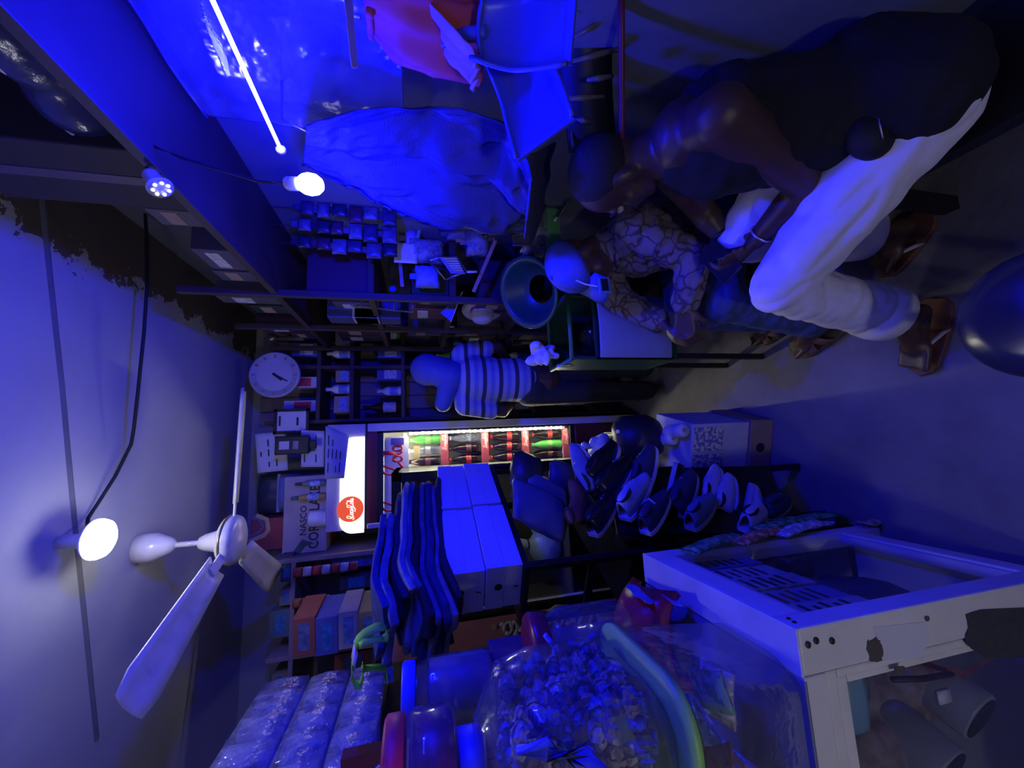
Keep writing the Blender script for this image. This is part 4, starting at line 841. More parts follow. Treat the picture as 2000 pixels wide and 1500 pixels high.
for i in range(14):
    c = V((rq.uniform(-.74, -.50), rq.uniform(.70, .80), KZ1 + .05 + .014 * i + rq.uniform(0, .02))); M = Matrix.Translation(c) @ Matrix.Rotation(rq.uniform(0, 6), 4, 'Z') @ Matrix.Rotation(rq.uniform(-.7, .7), 4, 'X')
    m = blotch('tub_packet_%d' % (i % 8), cl_[i % 8], tuple(min(.9, x * 1.8 + .08) for x in cl_[i % 8]), 40, .35)
    t = thing('sweet_packet', f'{["blue", "cream", "teal", "rust", "green", "grey", "black", "red"][i % 8]} packet {"in the upper" if i > 7 else "in the lower"} half of the green lidded tub', 'packet', c, group='packets in the green lidded tub')
    obj('packet_body', MB(M).grid([[(-.05 + .0167 * j, -.035 + .0175 * k, .013 * math.sin(math.pi * j / 6) * math.sin(math.pi * (k + .4) / 4.8)) for j in range(7)] for k in range(5)], .01), m, t, True)
    obj('packet_seal', MB(M).box((.05, -.035, -.004), (.06, .035, .001)), m, t)
# big jar of wrapped sweets on the green lid
t = thing('sweet_jar', 'large clear jar packed with wrapped sweets on the green lid', 'jar', (-.62, .72, 1.2125))
obj('jar_body', tub(MB(), [(1.216, -.78, .60, -.44, .85, .06), (1.24, -.80, .585, -.415, .87, .08), (1.40, -.80, .585, -.41, .87, .08), (1.47, -.78, .60, -.42, .86, .09), (1.51, -.72, .65, -.475, .81, .08), (1.515, -.71, .66, -.48, .8, .07)]), pl, t, True)
lvj = [(1.505, -.70, .665, -.49, .795, .06), (1.545, -.70, .665, -.49, .795, .06)]
lj = tub(MB(), lvj); lj.f.append(tuple(range(n_, 2 * n_))); obj('jar_lid', lj, mat('lid_blue', (.1, .14, .5), .4), t, True)
obj('jar_handle', MB().tube([(-.445, .61, 1.47), (-.44, .592, 1.43), (-.46, .586, 1.38), (-.51, .584, 1.33), (-.55, .588, 1.30)], [.006, .014, .016, .014, .004], 8), mat('handle_blue', (.12, .16, .6), .4), t, True)
sweet_m = [mat('wrap_%d' % i, c, .3, var=.5, scale=60, bump=.4) for i, c in enumerate([(.38, .32, .27), (.05, .07, .3), (.55, .5, .45), (.14, .12, .13), (.10, .16, .5)])]
sm = []
for m in sweet_m:
    b_ = MB().ell((0, 0, 0), (.017, .014, .011), 9, 7).lathe([(.004, .0), (.010, .010), (.017, .019)], 7, frame((.014, 0, 0), (0, 0, 1), y=(0, 1, 0)), cap=False).lathe([(.004, .0), (.010, .010), (.017, .019)], 7, frame((-.014, 0, 0), (0, 0, -1), y=(0, 1, 0)), cap=False)
    jr = random.Random(len(sm)); b_.v = [p * jr.uniform(.72, 1.25) for p in b_.v]      # crumpled wrapper
    sm.append(mesh('wrapped_sweet', b_, m))
k = 0; rq = random.Random(4); shell = []
for i in range(420):
    # mostly the layer that shows through the wall
    f_ = rq.random(); z = rq.uniform(1.24, 1.455)
    if f_ < .45: c = V((rq.uniform(-.455, -.44), rq.uniform(.64, .82), z))
    elif f_ < .9: c = V((rq.uniform(-.74, -.45), rq.uniform(.625, .64), z))
    else: c = V((rq.uniform(-.72, -.46), rq.uniform(.66, .8), 1.455))
    if any((c - q).length < .017 for q in shell): continue
    shell.append(c)
    wi = rq.randrange(5); o = obj('wrapped_sweet', sm[wi], None, None, False); o.matrix_world = Matrix.Translation(c) @ Matrix.Rotation(rq.uniform(0, 6), 4, 'Z') @ Matrix.Rotation(rq.uniform(-1.5, 1.5), 4, 'X') @ Matrix.Diagonal((rq.uniform(.8, 1.35), rq.uniform(.7, 1.1), rq.uniform(.7, 1.2), 1))
    tag(o, f'{["tan", "dark blue", "cream", "grey", "bright blue"][wi]} wrapped sweet against the {"aisle side" if f_ < .45 else "near side" if f_ < .9 else "top"} of the large jar', 'sweet', 'wrapped sweets in the large jar'); k += 1
# red snack packet and red-lidded jar behind
t = thing('red_bag', 'red snack bag with blue print lying on the showcase behind the tubs', 'packet', (-.5, 1.0, KZ1))
M = rotz((-.53, 1.02, KZ1 + .006), .15)
obj('bag', MB(M).grid([[(-.11 + .0275 * j, -.11 + .0275 * k, .17 * (math.sin(math.pi * (j + .6) / 9.2) * math.sin(math.pi * (k + .6) / 9.2)) ** .45 + .006 * nz3((j, k, 1))) for j in range(9)] for k in range(9)], .03), mat('bag_red', (.33, .02, .05), .3, bump=.2, bscale=30), t, True)
obj('print', MB().prism(ragged(0, 0, .045, .03, 20, .25), 0, .001, frame((-.424, .99, KZ1 + .11), (-.1, -1, .1), y=(.3, 0, 1))), mat('print_blue', (.2, .25, .8), .4, var=.7, scale=120), t)
obj('print', MB().prism([(-.02, -.012), (.03, -.016), (.03, .014), (-.02, .018)], 0, .001, frame((-.424, .93, KZ1 + .06), (-.1, -1, .1), y=(.3, 0, 1))), MATS['print_blue'], t)
def jar(name, label, c, r, h, lidm, lidh, body=None, n=28, contents=None, tilt=I4):
    t = thing(name, label, 'jar', c); M = Matrix.Translation(c) @ tilt
    obj('jar_body', MB().lathe([(r * .9, .002), (r, .012), (r, h * .8), (r * .92, h * .9), (r * .84, h * .96), (r * .84, h)], n, M, cap=False), body or pl, t, True)
    obj('lid', MB().lathe([(r * .9, h - .002), (r * .98, h), (r * .98, h + lidh * .85), (r * .92, h + lidh)], n, M), lidm, t, True)
    if contents: obj('contents', MB().lathe([(r * .86, .006), (r * .93, .02), (r * .93, h * contents[1]), (r * .5, h * (contents[1] + .05))], n, M), contents[0], t, True)
    return t
j = jar('red_lidded_jar', 'clear domed jar with a dark red lid on the red snack bag', V((-.49, .945, 1.115)), .078, .205, mat('lid_red', (.3, .02, .05), .25), .04)
obj('painted_mark', MB().tube([spot(1065, 1240, Y=.86), spot(1090, 1275, Y=.862), spot(1110, 1282, Y=.863), spot(1130, 1268, Y=.862), spot(1160, 1240, Y=.86)], .006, 6), MATS['print_blue'], j, True)
obj('painted_mark', MB().tube([spot(1110, 1255, Y=.862), spot(1130, 1262, Y=.862), spot(1140, 1275, Y=.863)], .006, 6), MATS['print_blue'], j, True)
jar('blue_lidded_jar', 'tall clear jar with a bright blue lid behind the sweet jar', V((-.60, 1.05, 1.43)), .075, .19, mat('lid_bright_blue', (.1, .16, .8), .4), .03, contents=(mat('grey_filling', (.2, .19, .26), .5, var=.4), .8))
jar('pink_lidded_jar', 'wide jar with a glowing pink lid on top of the sweet jar', V((-.555, .745, 1.5455)), .098, .088, mat('lid_pink', (.98, .05, .06), .5, var=.03), .032, contents=(mat('dark_red_sweets', (.2, .01, .06), .4, var=.4, scale=40), .85))
# carton under the blue-lidded jar and cartons to the left
t = thing('tall_carton', 'plain carton carrying the blue lidded jar', 'carton', (-.62, 1.06, KZ1)); obj('carton_body', MB().box((-.74, .955 + .0, KZ1 + .003), (-.585 + .04, 1.14, 1.428)), mat('carton_plain', (.16, .1, .1), .8), t, bevel=.003); obj('tape', MB().box((-.66, .954, KZ1 + .003), (-.63, .955, 1.428)), card, t)
# ================================================================ left: shelving, packs, cartons, straps
t = thing('left_shelves', 'pale wooden shelving against the back left of the fridge', 'shelf', (-1.2, 2.3, 0))
wl = mat('shelf_pale', (.3, .25, .22), .6, var=.25); sx0, sx1, sy0, sy1 = -1.62, -.62, 2.50, 2.95
for z in (2.3, 1.87, 1.4, .9, .4): obj('shelf_board', MB().box((sx0, sy0, z - .012), (sx1, sy1, z + .012)), wl, t, bevel=.002)
for x in (sx0, -1.12, sx1): obj('upright', MB().box((x - .012, sy0 - .002, 0), (x + .012, sy1, 2.42)), wl, t, bevel=.002)
rk = random.Random(9)
def shelf_box(lb, x, y, z, dx, dy, dz, col, cat='box', grp=None, prn=True, rot=0):
    t = thing('goods_box', lb, cat, M=rotz((x, y, z), rot), group=grp)
    obj('box_body', MB().box((-dx / 2, -dy / 2, 0), (dx / 2, dy / 2, dz)), mat('gb_%.2f_%.2f_%.2f' % col, col, .6, var=.2), t, bevel=.003)
    if prn: obj('box_label', MB().box((-dx * .36, -dy / 2 - .001, dz * .25), (dx * .36, -dy / 2, dz * .75)), mat('gl_%.2f_%.2f' % (col[0], col[2]), tuple(min(.8, c * .4 + .3 * ((i * 7) % 3) / 2) for i, c in enumerate(col)), .6, var=.5, scale=50), t)
    return t
# pile of cartons beside the cooler, right sides lit blue
pile = [('orange carton at the top of the pile by the left shelves', .10, (.4, .12, .06)), ('dark blue and white carton, second in the pile by the left shelves', .10, (.10, .12, .35)), ('cream and blue carton, third in the pile by the left shelves', .09, (.45, .42, .34)), ('yellow carton, fourth in the pile by the left shelves', .085, (.48, .42, .1)), ('amber labelled carton at the bottom of the pile by the left shelves', .08, (.38, .28, .14)), ('grey carton at the bottom of the pile by the left shelves', .08, (.3, .3, .36))]
pile = pile[:5]; z = gz1 + .002 + sum(p[1] + .001 for p in pile)
for i, (lb, h_, cl) in enumerate(pile):
    z -= h_ + .001; shelf_box(lb, -.875 - .012 * (i % 2), 2.275, z,   .18, .22, h_, cl, 'carton', 'carton pile by the left shelves', rot=-.12)
# hanging strips of sachets above the pile
for s_ in range(2):
    t = thing('sachet_strip', ['strip of red and white sachets hanging above the carton pile', 'shorter strip of orange sachets hanging by the left shelves'][s_], 'sachets', (-.75, 2.44, 2.3), group='hanging sachet strips')
    for k in range(7 - 3 * s_):
        z_ = 2.29 - .048 * k; x_ = -.70 - .16 * s_
        obj('sachet', MB().grid([[(x_ + .012 * j, 2.47 - .008 * math.sin(math.pi * j / 4) * math.sin(math.pi * i / 3) - .002 * (k % 2), z_ - .0145 * i) for j in range(5)] for i in range(4)], .004), mat(['sachet_red', 'sachet_white', 'sachet_orange'][(k % 2) if not s_ else 2], [(.45, .06, .05), (.5, .48, .48), (.4, .14, .05)][(k % 2) if not s_ else 2], .35), t, True)
# boxes on the left shelves
nm = {2.3: 'top', 1.87: 'second', 1.4: 'third', .9: 'fourth'}
for z in (2.3, 1.87, 1.4, .9):
    x = -1.58; k = 0
    while x < -.70:
        dx = rk.uniform(.08, .16); hm = .12 if z == 2.3 else .3
        if not (-1.15 < x + dx and x < -1.09): 
            shelf_box(f'{ORD[k]} boxed item from the left on the {nm[z]} board of the left shelves', x + dx / 2, sy0 + .12, z + .0125, dx - .012, .16, rk.uniform(.5, .95) * hm, rk.choice([(.1, .1, .3), (.4, .4, .45), (.35, .1, .06), (.15, .2, .15), (.3, .26, .12), (.06, .06, .08)]), grp=f'boxes on the {nm[z]} left shelf'); k += 1
        x += dx + rk.uniform(.005, .03)
# three clear wrapped packs stacked near the left edge of the view
def rolls_pack(lb, x1, y0, y1, z0, h, seed):
    t = thing('wrapped_pack', lb, 'pack', (x1 - .2, (y0 + y1) / 2, z0), group='clear wrapped packs stacked on the left')
    r9 = random.Random(seed); nr = 4; ny = max(2, int((y1 - y0) / .105)); dy = (y1 - y0 - .03) / ny
    for j in range(ny):
        for i in range(3):
            c = V((x1 - .075 - .125 * i, y0 + .015 + dy * (j + .5), z0 + .008)); r = min(.058, dy * .48)
            o = obj('paper_roll', MB().lathe([(r * .9, 0), (r, .006), (r, h - .022), (r * .9, h - .018), (r * .35, h - .018), (r * .3, h - .028)], 16, Matrix.Translation(c)), blotch('roll_print_%d' % ((i + j + seed) % 3), (.62, .62, .7), [(.2, .24, .55), (.12, .16, .4), (.4, .42, .45)][(i + j + seed) % 3], 26, .7, .56), t, True)
    g = []
    lv = [(z0 + .001, x1 - .40, y0, x1, y1, .03), (z0 + h * .5, x1 - .405, y0 - .005, x1 + .006, y1 + .005, .035), (z0 + h - .016, x1 - .4, y0, x1, y1, .035), (z0 + h - .003, x1 - .38, y0 + .03, x1 - .022, y1 - .03, .05)]
    w_ = tub(MB(), lv); w_.f.append(tuple(range(3 * n_, 4 * n_))); obj('plastic_wrap', w_, pl2, t, True)
    obj('seal_fin', MB().grid([[(x1 - .03 - .085 * j, (y0 + y1) / 2 + .01 * math.sin(j * 2.3), z0 + h - .012 + k * .022 + .008 * math.sin(j * 1.7)) for j in range(5)] for k in range(2)], .002), pl2, t, True)
    return t
rolls_pack('clear wrapped pack of paper rolls, topmost of the three stacked on the left', -.80, 1.18, 1.66, 1.998, .155, 1)
rolls_pack('clear wrapped pack of paper rolls, middle of the three stacked on the left', -.795, 1.16, 1.64, 1.86, .137, 2)
rolls_pack('clear wrapped pack of paper rolls, lowest of the three stacked on the left', -.79, 1.14, 1.63, 1.725, .134, 3)
t = thing('tall_stand', 'dark cupboard carrying the wrapped packs on the left', 'cupboard', (-1.0, 1.4, 0)); obj('body', MB().box((-1.25, 1.2, 0), (-.86, 1.62, 1.724)), mat('cupboard_dark', (.05, .03, .035), .6), t, bevel=.004); obj('door', MB().box((-1.23, 1.195, .05), (-.88, 1.2, 1.68)), mat('cupboard_door', (.06, .035, .04), .6), t)
a = V((-.735, 1.05, 1.56))
t = thing('dark_red_carton', 'dark red carton with a white curl beside the pink lid', 'carton', a); obj('carton_body', MB().box((-.96, 1.14, 1.66), (-.76, 1.175, 1.80)), mat('carton_wine', (.13, .015, .03), .6), t); obj('curl', MB().tube([(-.80, 1.138, 1.70), (-.79, 1.137, 1.71), (-.80, 1.138, 1.725), (-.81, 1.138, 1.71)], .003, 6), white_pl, t)
t = thing('lettered_carton', 'violet grey carton lettered shing under the dark red carton', 'carton', (-.85, 1.15, 1.5)); obj('carton_body', MB().box((-.98, 1.14, 1.44), (-.74, 1.178, 1.655)), mat('carton_violet', (.3, .28, .36), .7), t)
text('lettering', 'shing', .07, frame((-.955, 1.138, 1.59), (1, 0, 0), y=(0, 0, 1)), ink, t, bold=.001); text('lettering', 'us', .05, frame((-.955, 1.138, 1.53), (1, 0, 0), y=(0, 0, 1)), ink, t)
# lime green and white strap looped beside the packs
t = thing('lime_strap', 'lime green and white strap looped before the wrapped packs', 'strap', spot(720, 1280, Y=1.12))
lime = mat('strap_lime', (.3, .95, .04), .6, var=.05)
def ribbon(pts, w_, m, nm_, wdir=(0, 1, 0)):
    P = [spot(*p) if len(p) == 2 else spot(p[0], p[1], Y=p[2]) for p in pts]; wv = V(wdir).normalized() * w_
    return obj(nm_, MB().grid([[p - wv for p in P], [p for p in P], [p + wv for p in P]], .002), m, t, True)
Y0 = 1.12
ribbon([(752, 1222, Y0), (735, 1226, Y0), (712, 1238, Y0), (700, 1250, Y0), (694, 1262, Y0)], .014, lime, 'strap_band', (.5, 1, .4))
ribbon([(750, 1248, Y0 - .02), (730, 1250, Y0 - .02), (710, 1256, Y0 - .02), (702, 1262, Y0 - .02)], .010, lime, 'strap_band', (.5, 1, .4))
ribbon([(752, 1222, Y0), (757, 1232, Y0 - .01), (756, 1244, Y0 - .02), (750, 1248, Y0 - .02)], .012, lime, 'strap_band', (.5, 1, .4))
ribbon([(697, 1262, Y0), (693, 1280, Y0), (690, 1298, Y0)], .018, mat('strap_white', (.7, .7, .78), .5), 'strap_middle', (.9, .6, .3))
ribbon([(688, 1298, Y0), (688, 1320, Y0), (694, 1338, Y0), (704, 1338, Y0), (708, 1320, Y0), (708, 1300, Y0)], .014, lime, 'strap_band', (.2, 1, .2))
ribbon([(706, 1306, Y0), (730, 1303, Y0), (756, 1305, Y0), (757, 1330, Y0)], .012, lime, 'strap_band', (.2, 1, .2))
obj('mesh_patch', MB().box(tuple(spot(768, 1330, Y=1.13)), tuple(spot(750, 1306, Y=1.125))), mat('patch_blue', (.15, .2, .6), .7, var=.7, scale=90), t)
# ================================================================ right wall: shelving and goods
t = thing('right_shelves', 'long dark wooden shelves running along the right wall', 'shelf', (.76, 1.8, 0))
for z, y0 in ((2.165, .34), (1.80, 1.66), (1.45, 1.66), (1.10, 1.66), (.72, 1.66), (.3, 1.66)):
    obj('shelf_board', MB().box((.62, y0, z - .013), (.938, 2.62, z + .013)), wood, t, bevel=.002)
for y in (1.66, 2.14, 2.6): obj('upright', MB().box((.612, y - .012, 0), (.64, y + .012, 2.5)), wood, t, bevel=.002)
rk = random.Random(31); nmz = {2.165: 'top', 1.80: 'second', 1.45: 'third', 1.10: 'fourth', .72: 'fifth'}
cols = [(.03, .03, .05), (.14, .06, .04), (.07, .07, .13), (.10, .09, .10), (.025, .04, .025), (.09, .08, .14), (.05, .02, .04)]
for z in nmz:
    y = 1.14 if z > 2 else 1.7; k = 0
    while y < 2.5:
        dy = rk.uniform(.09, .19); hh = rk.uniform(.12, .27) if z > 2 else rk.uniform(.14, .29)
        if not any(y < q + .014 and y + dy > q - .014 for q in (1.32, 1.66, 2.14, 2.6)):
            t = thing('goods_box', f'{ORD[k]} boxed item from the front on the {nmz[z]} board of the right shelves', 'box', M=rotz((.655, y + dy / 2, z + .0135), math.pi / 2 * -1), group=f'boxes on the {nmz[z]} right shelf')
            c_ = rk.choice(cols)
            obj('box_body', MB().box((-dy / 2 + .006, 0, 0), (dy / 2 - .006, .2, hh)), mat('gr_%.2f_%.2f' % (c_[0], c_[2]), c_, .6), t, bevel=.003)
            obj('box_label', MB().box((-dy * .34, -.0012, hh * .5), (dy * .34, 0, hh * .78)), lab_w if k % 2 else MATS['box_tan'], t); k += 1
        y += dy + rk.uniform(.004, .05)
def cloth(name, label, cat, px, m, amp=.012, folds=7, thick=.004, nu=14, nv=26, seed=1, extra=None, loc=None, sw=1.0):
    """hanging cloth; px(u, v) -> world point, u across, v down; folds deepen downwards"""
    t = thing(name, label, cat, px(.5, .5) if loc is None else loc)
    base = [[px(j / nu, i / nv) for j in range(nu + 1)] for i in range(nv + 1)]
    nrm = (base[0][-1] - base[0][0]).cross(base[-1][0] - base[0][0]).normalized()
    if nrm.dot(V((0, 0, HC)) - base[0][0]) < 0: nrm = -nrm
    rows = [[p + nrm * (amp * (.35 + .65 * i / nv) * (math.sin(folds * math.pi * j / nu + 1.3 * math.sin(i / nv * 2.2 + seed) + seed) + .8 * nz3((j * 9 / nu, i * 5.5 / nv, seed)) * sw + .5 * (1 - 2.2 * abs(nz3((j * 16 / nu + i * 5 / nv, i * 9 / nv, seed + 9)))) * sw)) for j, p in enumerate(r)] for i, r in enumerate(base)]
    obj('fabric', MB().grid(rows, thick), m, t, True, sub=1)
    return t, rows, nrm
def quadpx(top, bot, Yt, Yb, lx=None):
    """cloth outline: top/bot are lists of photo points along its two long edges, each with its own depth"""
    def at_(L, v):
        s = v * (len(L) - 1); i = min(int(s), len(L) - 2); f = s - i; return L[i][0] + (L[i + 1][0] - L[i][0]) * f, L[i][1] + (L[i + 1][1] - L[i][1]) * f
    def g(u, v):
        a, b = at_(top, v), at_(bot, v); return spot(a[0], a[1], Y=Yt).lerp(spot(b[0], b[1], Y=Yb), u)
    return g
nyl = mat('jacket_nylon', (.022, .024, .062), .5, var=.25, scale=6, bump=.25, bscale=260)
t, rows, nrm = cloth('hanging_jacket', 'blue nylon jacket hanging on the right wall with a pointed hem', 'jacket', quadpx([(600, 240), (700, 205), (860, 190), (1000, 225), (1040, 330)], [(590, 320), (690, 372), (790, 425), (930, 466), (1026, 452)], .84, 1.06), nyl, .02, 5, .004, 40, 60, sw=1.7)
obj('hem', MB().tube([p for p in rows[-1]], .005, 6), mat('jacket_hem', (.04, .05, .16), .6), t, True)
obj('zip', MB().tube([r[-1] + nrm * .003 for r in rows], .004, 6), mat('zip_dark', (.03, .03, .06), .4, .5), t, True)
obj('hanger_hook', MB().tube([rows[0][8], rows[0][8] + V((.02, 0, .05)), V((.937, rows[0][8].y, rows[0][8].z + .06))], .003, 6), steel, t, True)
t, rows, nrm = cloth('dark_lining', 'dark cloth hanging behind the hem of the blue jacket', 'cloth', quadpx([(985, 300), (1040, 300), (1085, 275)], [(1000, 478), (1035, 478), (1062, 400)], .98, 1.12), mat('lining_navy', (.035, .035, .075), .7), .01, 4, .004, 8, 10)
obj('hem', MB().tube([r[-1] for r in rows], .004, 6), MATS['lining_navy'], t, True)
redc = mat('shirt_orange', (.55, .07, .04), .75, var=.12)
t, rows, nrm = cloth('hanging_shirt', 'orange red shirt hanging at the top of the right wall', 'shirt', quadpx([(705, -20), (790, -20), (880, -20), (960, -20)], [(716, 55), (768, 128), (850, 160), (938, 182)], .60, .74), redc, .012, 5, .003, 14, 20, seed=3)
obj('collar', MB().tube([p + nrm * .004 for p in rows[1][4:]], .008, 8), redc, t, True)
obj('hanger', MB().tube([rows[0][9] + V((0, 0, .01)), rows[0][9] + V((.03, .02, .05)), V((.937, rows[0][9].y + .02, rows[0][9].z + .08))], .003, 6), steel, t, True)
t, rows, nrm = cloth('violet_scarf', 'crumpled violet scarf between the orange shirt and the dustpans', 'scarf', quadpx([(820, -10), (880, 55), (935, 110)], [(838, 40), (875, 110), (930, 168)], .62, .69), mat('scarf_violet', (.42, .22, .34), .8, var=.4, bump=.3), .010, 5, .004, 8, 14, seed=5)
obj('fringe', MB().tube([p for p in rows[-1]], .005, 6), MATS['scarf_violet'], t, True)
t, rows, nrm = cloth('grey_strap', 'flat grey strap hanging straight down beside the orange shirt', 'strap', quadpx([(668, -20), (676, 60), (683, 135)], [(686, -20), (692, 60), (699, 134)], .61, .66), mat('strap_grey', (.42, .36, .44), .7), .001, 1, .003, 3, 8, seed=2)
obj('stitching', MB().tube([r[1] + nrm * .002 for r in rows], .001, 5), mat('thread', (.2, .18, .2), .8), t, True)
# clear sheet and bundle at the top of the wall
t, rows, nrm = cloth('plastic_sheet', 'loose clear plastic sheet hanging behind the LED tube', 'sheet', lambda u, v: V((.86, .42 + .62 * u, 2.13 - .5 * v)), glassy('sheet_clear', (.8, .82, .95), .15, .14, (.4, .42, .7), 1.4, bump=.7, bscale=9), .014, 5, .0015, 16, 16, seed=7)
obj('edge_fold', MB().tube([p for p in rows[0]], .004, 6), MATS['sheet_clear'], t, True)
bund = glassy('bundle_plastic', (.35, .36, .5), .12, .6, (.08, .09, .2), 1.5, bump=.6, bscale=12)
mbb = [(spot(215, 110, X=.72), .075), (spot(255, 205, X=.72), .08), (spot(175, 40, X=.72), .075), (spot(235, 160, X=.76), .08), (spot(290, 265, X=.70), .05)]
mbb = [(V((c_.x, c_.y, max(c_.z, 2.18 + r_))), r_) for c_, r_ in mbb]
t = thing('plastic_bundle', 'big dark bundle wrapped in plastic under the ceiling corner', 'bundle', (.76, .6, 2.17)); mb = MB()
for c, r in mbb: mb.ell(c, (r * .95, r * 1.1, r), 12, 8)
baked('wrap', mb, mat('bundle_dark', (.06, .065, .16), .2, bump=.7, bscale=14), t, .015, 2)
obj('cord', MB().tube([c_ + V((-.06, 0, .03)) for c_, r_ in sorted(mbb, key=lambda q: q[0].y)], .004, 6), white_pl, t, True)
t = thing('black_carton', 'big black carton at the near end of the top right shelf', 'carton', (.76, .98, 2.18)); obj('carton_body', MB().box((.63, .88, 2.179), (.92, 1.1, 2.56)), mat('carton_black', (.018, .014, .02), .7), t, bevel=.004); obj('tape', MB().box((.6285, .97, 2.179), (.63, 1.0, 2.56)), mat('tape_plum', (.08, .05, .08), .4), t)
t, rows, nrm = cloth('glitter_strip', 'glittering strip of silver packaging beside the LED tube', 'strip', quadpx([(388, -20), (404, 60), (444, 150)], [(408, -20), (430, 60), (446, 148)], .55, .6), mat('glitter', (.75, .75, .8), .22, .85, bump=1, bscale=160), .002, 3, .002, 5, 18, seed=4)
obj('strip_seal', MB().tube([r[0] for r in rows], .0015, 5), MATS['glitter'], t, True)
# dustpans
def dustpan(label, A, B, back, m):
    A, B, back = V(A), V(B), V(back); mid_ = (A + B) / 2; x = (B - A); y = back - mid_; M = frame(mid_, x, y=y); w_ = x.length; l_ = y.length
    if (M.to_3x3() @ V((0, 0, 1))).dot(V((0, 0, HC)) - mid_) < 0: M = frame(mid_, -x, y=y)
    t = thing('dustpan', label, 'dustpan', M=M, group='dustpans on the right wall'); n = 10
    rows = []
    for i in range(n + 1):
        v = i / n; hwid = w_ / 2 * (1 - .22 * v ** 3); r = []
        for j in range(11):
            u = -1 + 2 * j / 10; lip = max(0, abs(u) - .82) / .18; z = .055 * max(0, (v - .62) / .38) ** 1.8 + .035 * lip ** 1.5 * (.25 + .75 * v)
            r.append((hwid * u, l_ * v * (1 - .08 * (u * u) * v), z))
        rows.append(r)
    obj('pan', MB().grid(rows, .004), m, t, True, sub=1)
    obj('rim', MB().tube([(p[0], p[1], p[2]) for p in ([r[0] for r in rows] + rows[-1][1:-1] + [r[-1] for r in rows[::-1]])], .0045, 8), m, t, True)
    obj('scraper_edge', MB().box((-w_ / 2, -.004, -.003), (w_ / 2, .012, .003)), m, t)
    h = obj('handle', MB().tube([(0, l_ * .95, .045), (0, l_ * 1.15, .06), (0, l_ * 1.6, .065), (0, l_ * 1.78, .06)], [.012, .011, .014, .01], 10, flat=.6), m, t, True)
    obj('hanging_eye', MB().lathe([(.006, 0), (.006, .004)], 12, Matrix.Translation((0, l_ * 1.7, .068))), blk, h)
    return t
dpm = mat('dustpan_blue', (.06, .08, .42), .32, var=.06)
dustpan('blue dustpan nearest the frame edge, scoop facing the room', spot(1128, -70, Y=.49), spot(1112, 128, Y=.56), spot(975, 42, Y=.63), dpm)
dustpan('second blue dustpan overlapped by the first, scoop tilted down', spot(1122, 232, Y=.63), spot(1012, 312, Y=.73), spot(972, 200, Y=.77), dpm)
# black ribbed basket hung below the dustpans
t = thing('ribbed_basket', 'black ribbed basket with a dull red rim below the dustpans', 'basket', (.8, .75, 1.0))
q = [spot(1100, -30, Y=.66), spot(1120, 300, Y=.84), spot(1215, -30, Y=.62), spot(1215, 300, Y=.82)]
obj('basket_wall', MB().grid([[q[0].lerp(q[1], j / 8) + V((.02, .02, 0)) * (1 + math.sin(math.pi * j / 8)) for j in range(9)], [q[2].lerp(q[3], j / 8) + V((.03, .02, 0)) * (1 + math.sin(math.pi * j / 8)) for j in range(9)]], .01), blk, t, True)
for a, b in [((1122, 72), (1202, 28)), ((1116, 120), (1208, 96)), ((1146, 156), (1196, 149)), ((1096, 193), (1178, 189)), ((1120, 230), (1152, 240)), ((1120, 30), (1200, -20))]:
    Y1 = .64 + .0006 * (a[1] + 30); obj('rib', MB().tube([spot(*a, Y=Y1), spot((a[0] + b[0]) / 2, (a[1] + b[1]) / 2, Y=Y1 - .008), spot(*b, Y=Y1)], [.004, .007, .005], 8), mat('rib_gloss', (.16, .15, .14), .3), t, True)
obj('basket_rim', MB().tube([spot(1214, y, Y=.63 + .0006 * y) for y in (-20, 60, 140, 220, 290)], .008, 8), mat('rim_red', (.16, .02, .03), .5), t, True)
obj('basket_hook', MB().tube([q[1] + V((.02, 0, 0)), V((.939, .86, 1.2))], .004, 6), steel, t)
# ================================================================ goods hanging in the middle distance
gm = glassy('goods_plastic', (.75, .76, .8), .15, .4, (.5, .5, .55), 1.5, bump=.8, bscale=30)
MY = 1.62
def hang(px0, px1, Y, name, label, cat, m, th=.02, puff=.02, seed=0, extra=None):
    """small packed item seen between two photo corners (upper-left, lower-right of the turned photo)"""
    a, b = spot(px0[0], px1[1], Y=Y), spot(px1[0], px0[1], Y=Y); x0, x1, z0, z1 = min(a.x, b.x), max(a.x, b.x), min(a.z, b.z), max(a.z, b.z)
    t = thing(name, label, cat, ((x0 + x1) / 2, Y, z0)); n = 7
    rows = [[(x0 + (x1 - x0) * j / n, Y - puff * (math.sin(math.pi * j / n) * math.sin(math.pi * (i + .3) / (n + .6))) ** .5 - .3 * puff * nz3((j * .7, i * .7, seed)), z0 + (z1 - z0) * i / n) for j in range(n + 1)] for i in range(n + 1)]
    obj('body', MB().grid(rows, th), m, t, True)
    obj('hang_tab', MB().box(((x0 + x1) / 2 - .012, Y, z1 - .004), ((x0 + x1) / 2 + .012, Y + .004, z1 + .025)), m, t)
    return t, x0, x1, z0, z1
t, *_ = hang((770, 476), (814, 512), MY, 'hang_card', 'white hang card with a round hole above the crumpled goods', 'card', white_pl, .004, .002); 
hang((800, 470), (866, 514), MY + .03, 'plastic_parcel', 'crumpled clear parcel under the white hang card', 'parcel', gm, .05, .05, 2)
hang((812, 520), (858, 562), MY + .02, 'plastic_parcel', 'pale blue parcel left of the wire grater', 'parcel', mat('parcel_blue', (.2, .25, .5), .4, var=.4, bump=.4), .04, .04, 3)
hang((872, 446), (918, 470), MY, 'plastic_parcel', 'shiny dark parcel behind the jacket hem', 'parcel', mat('parcel_dark', (.12, .11, .13), .25, bump=.6), .04, .04, 4)
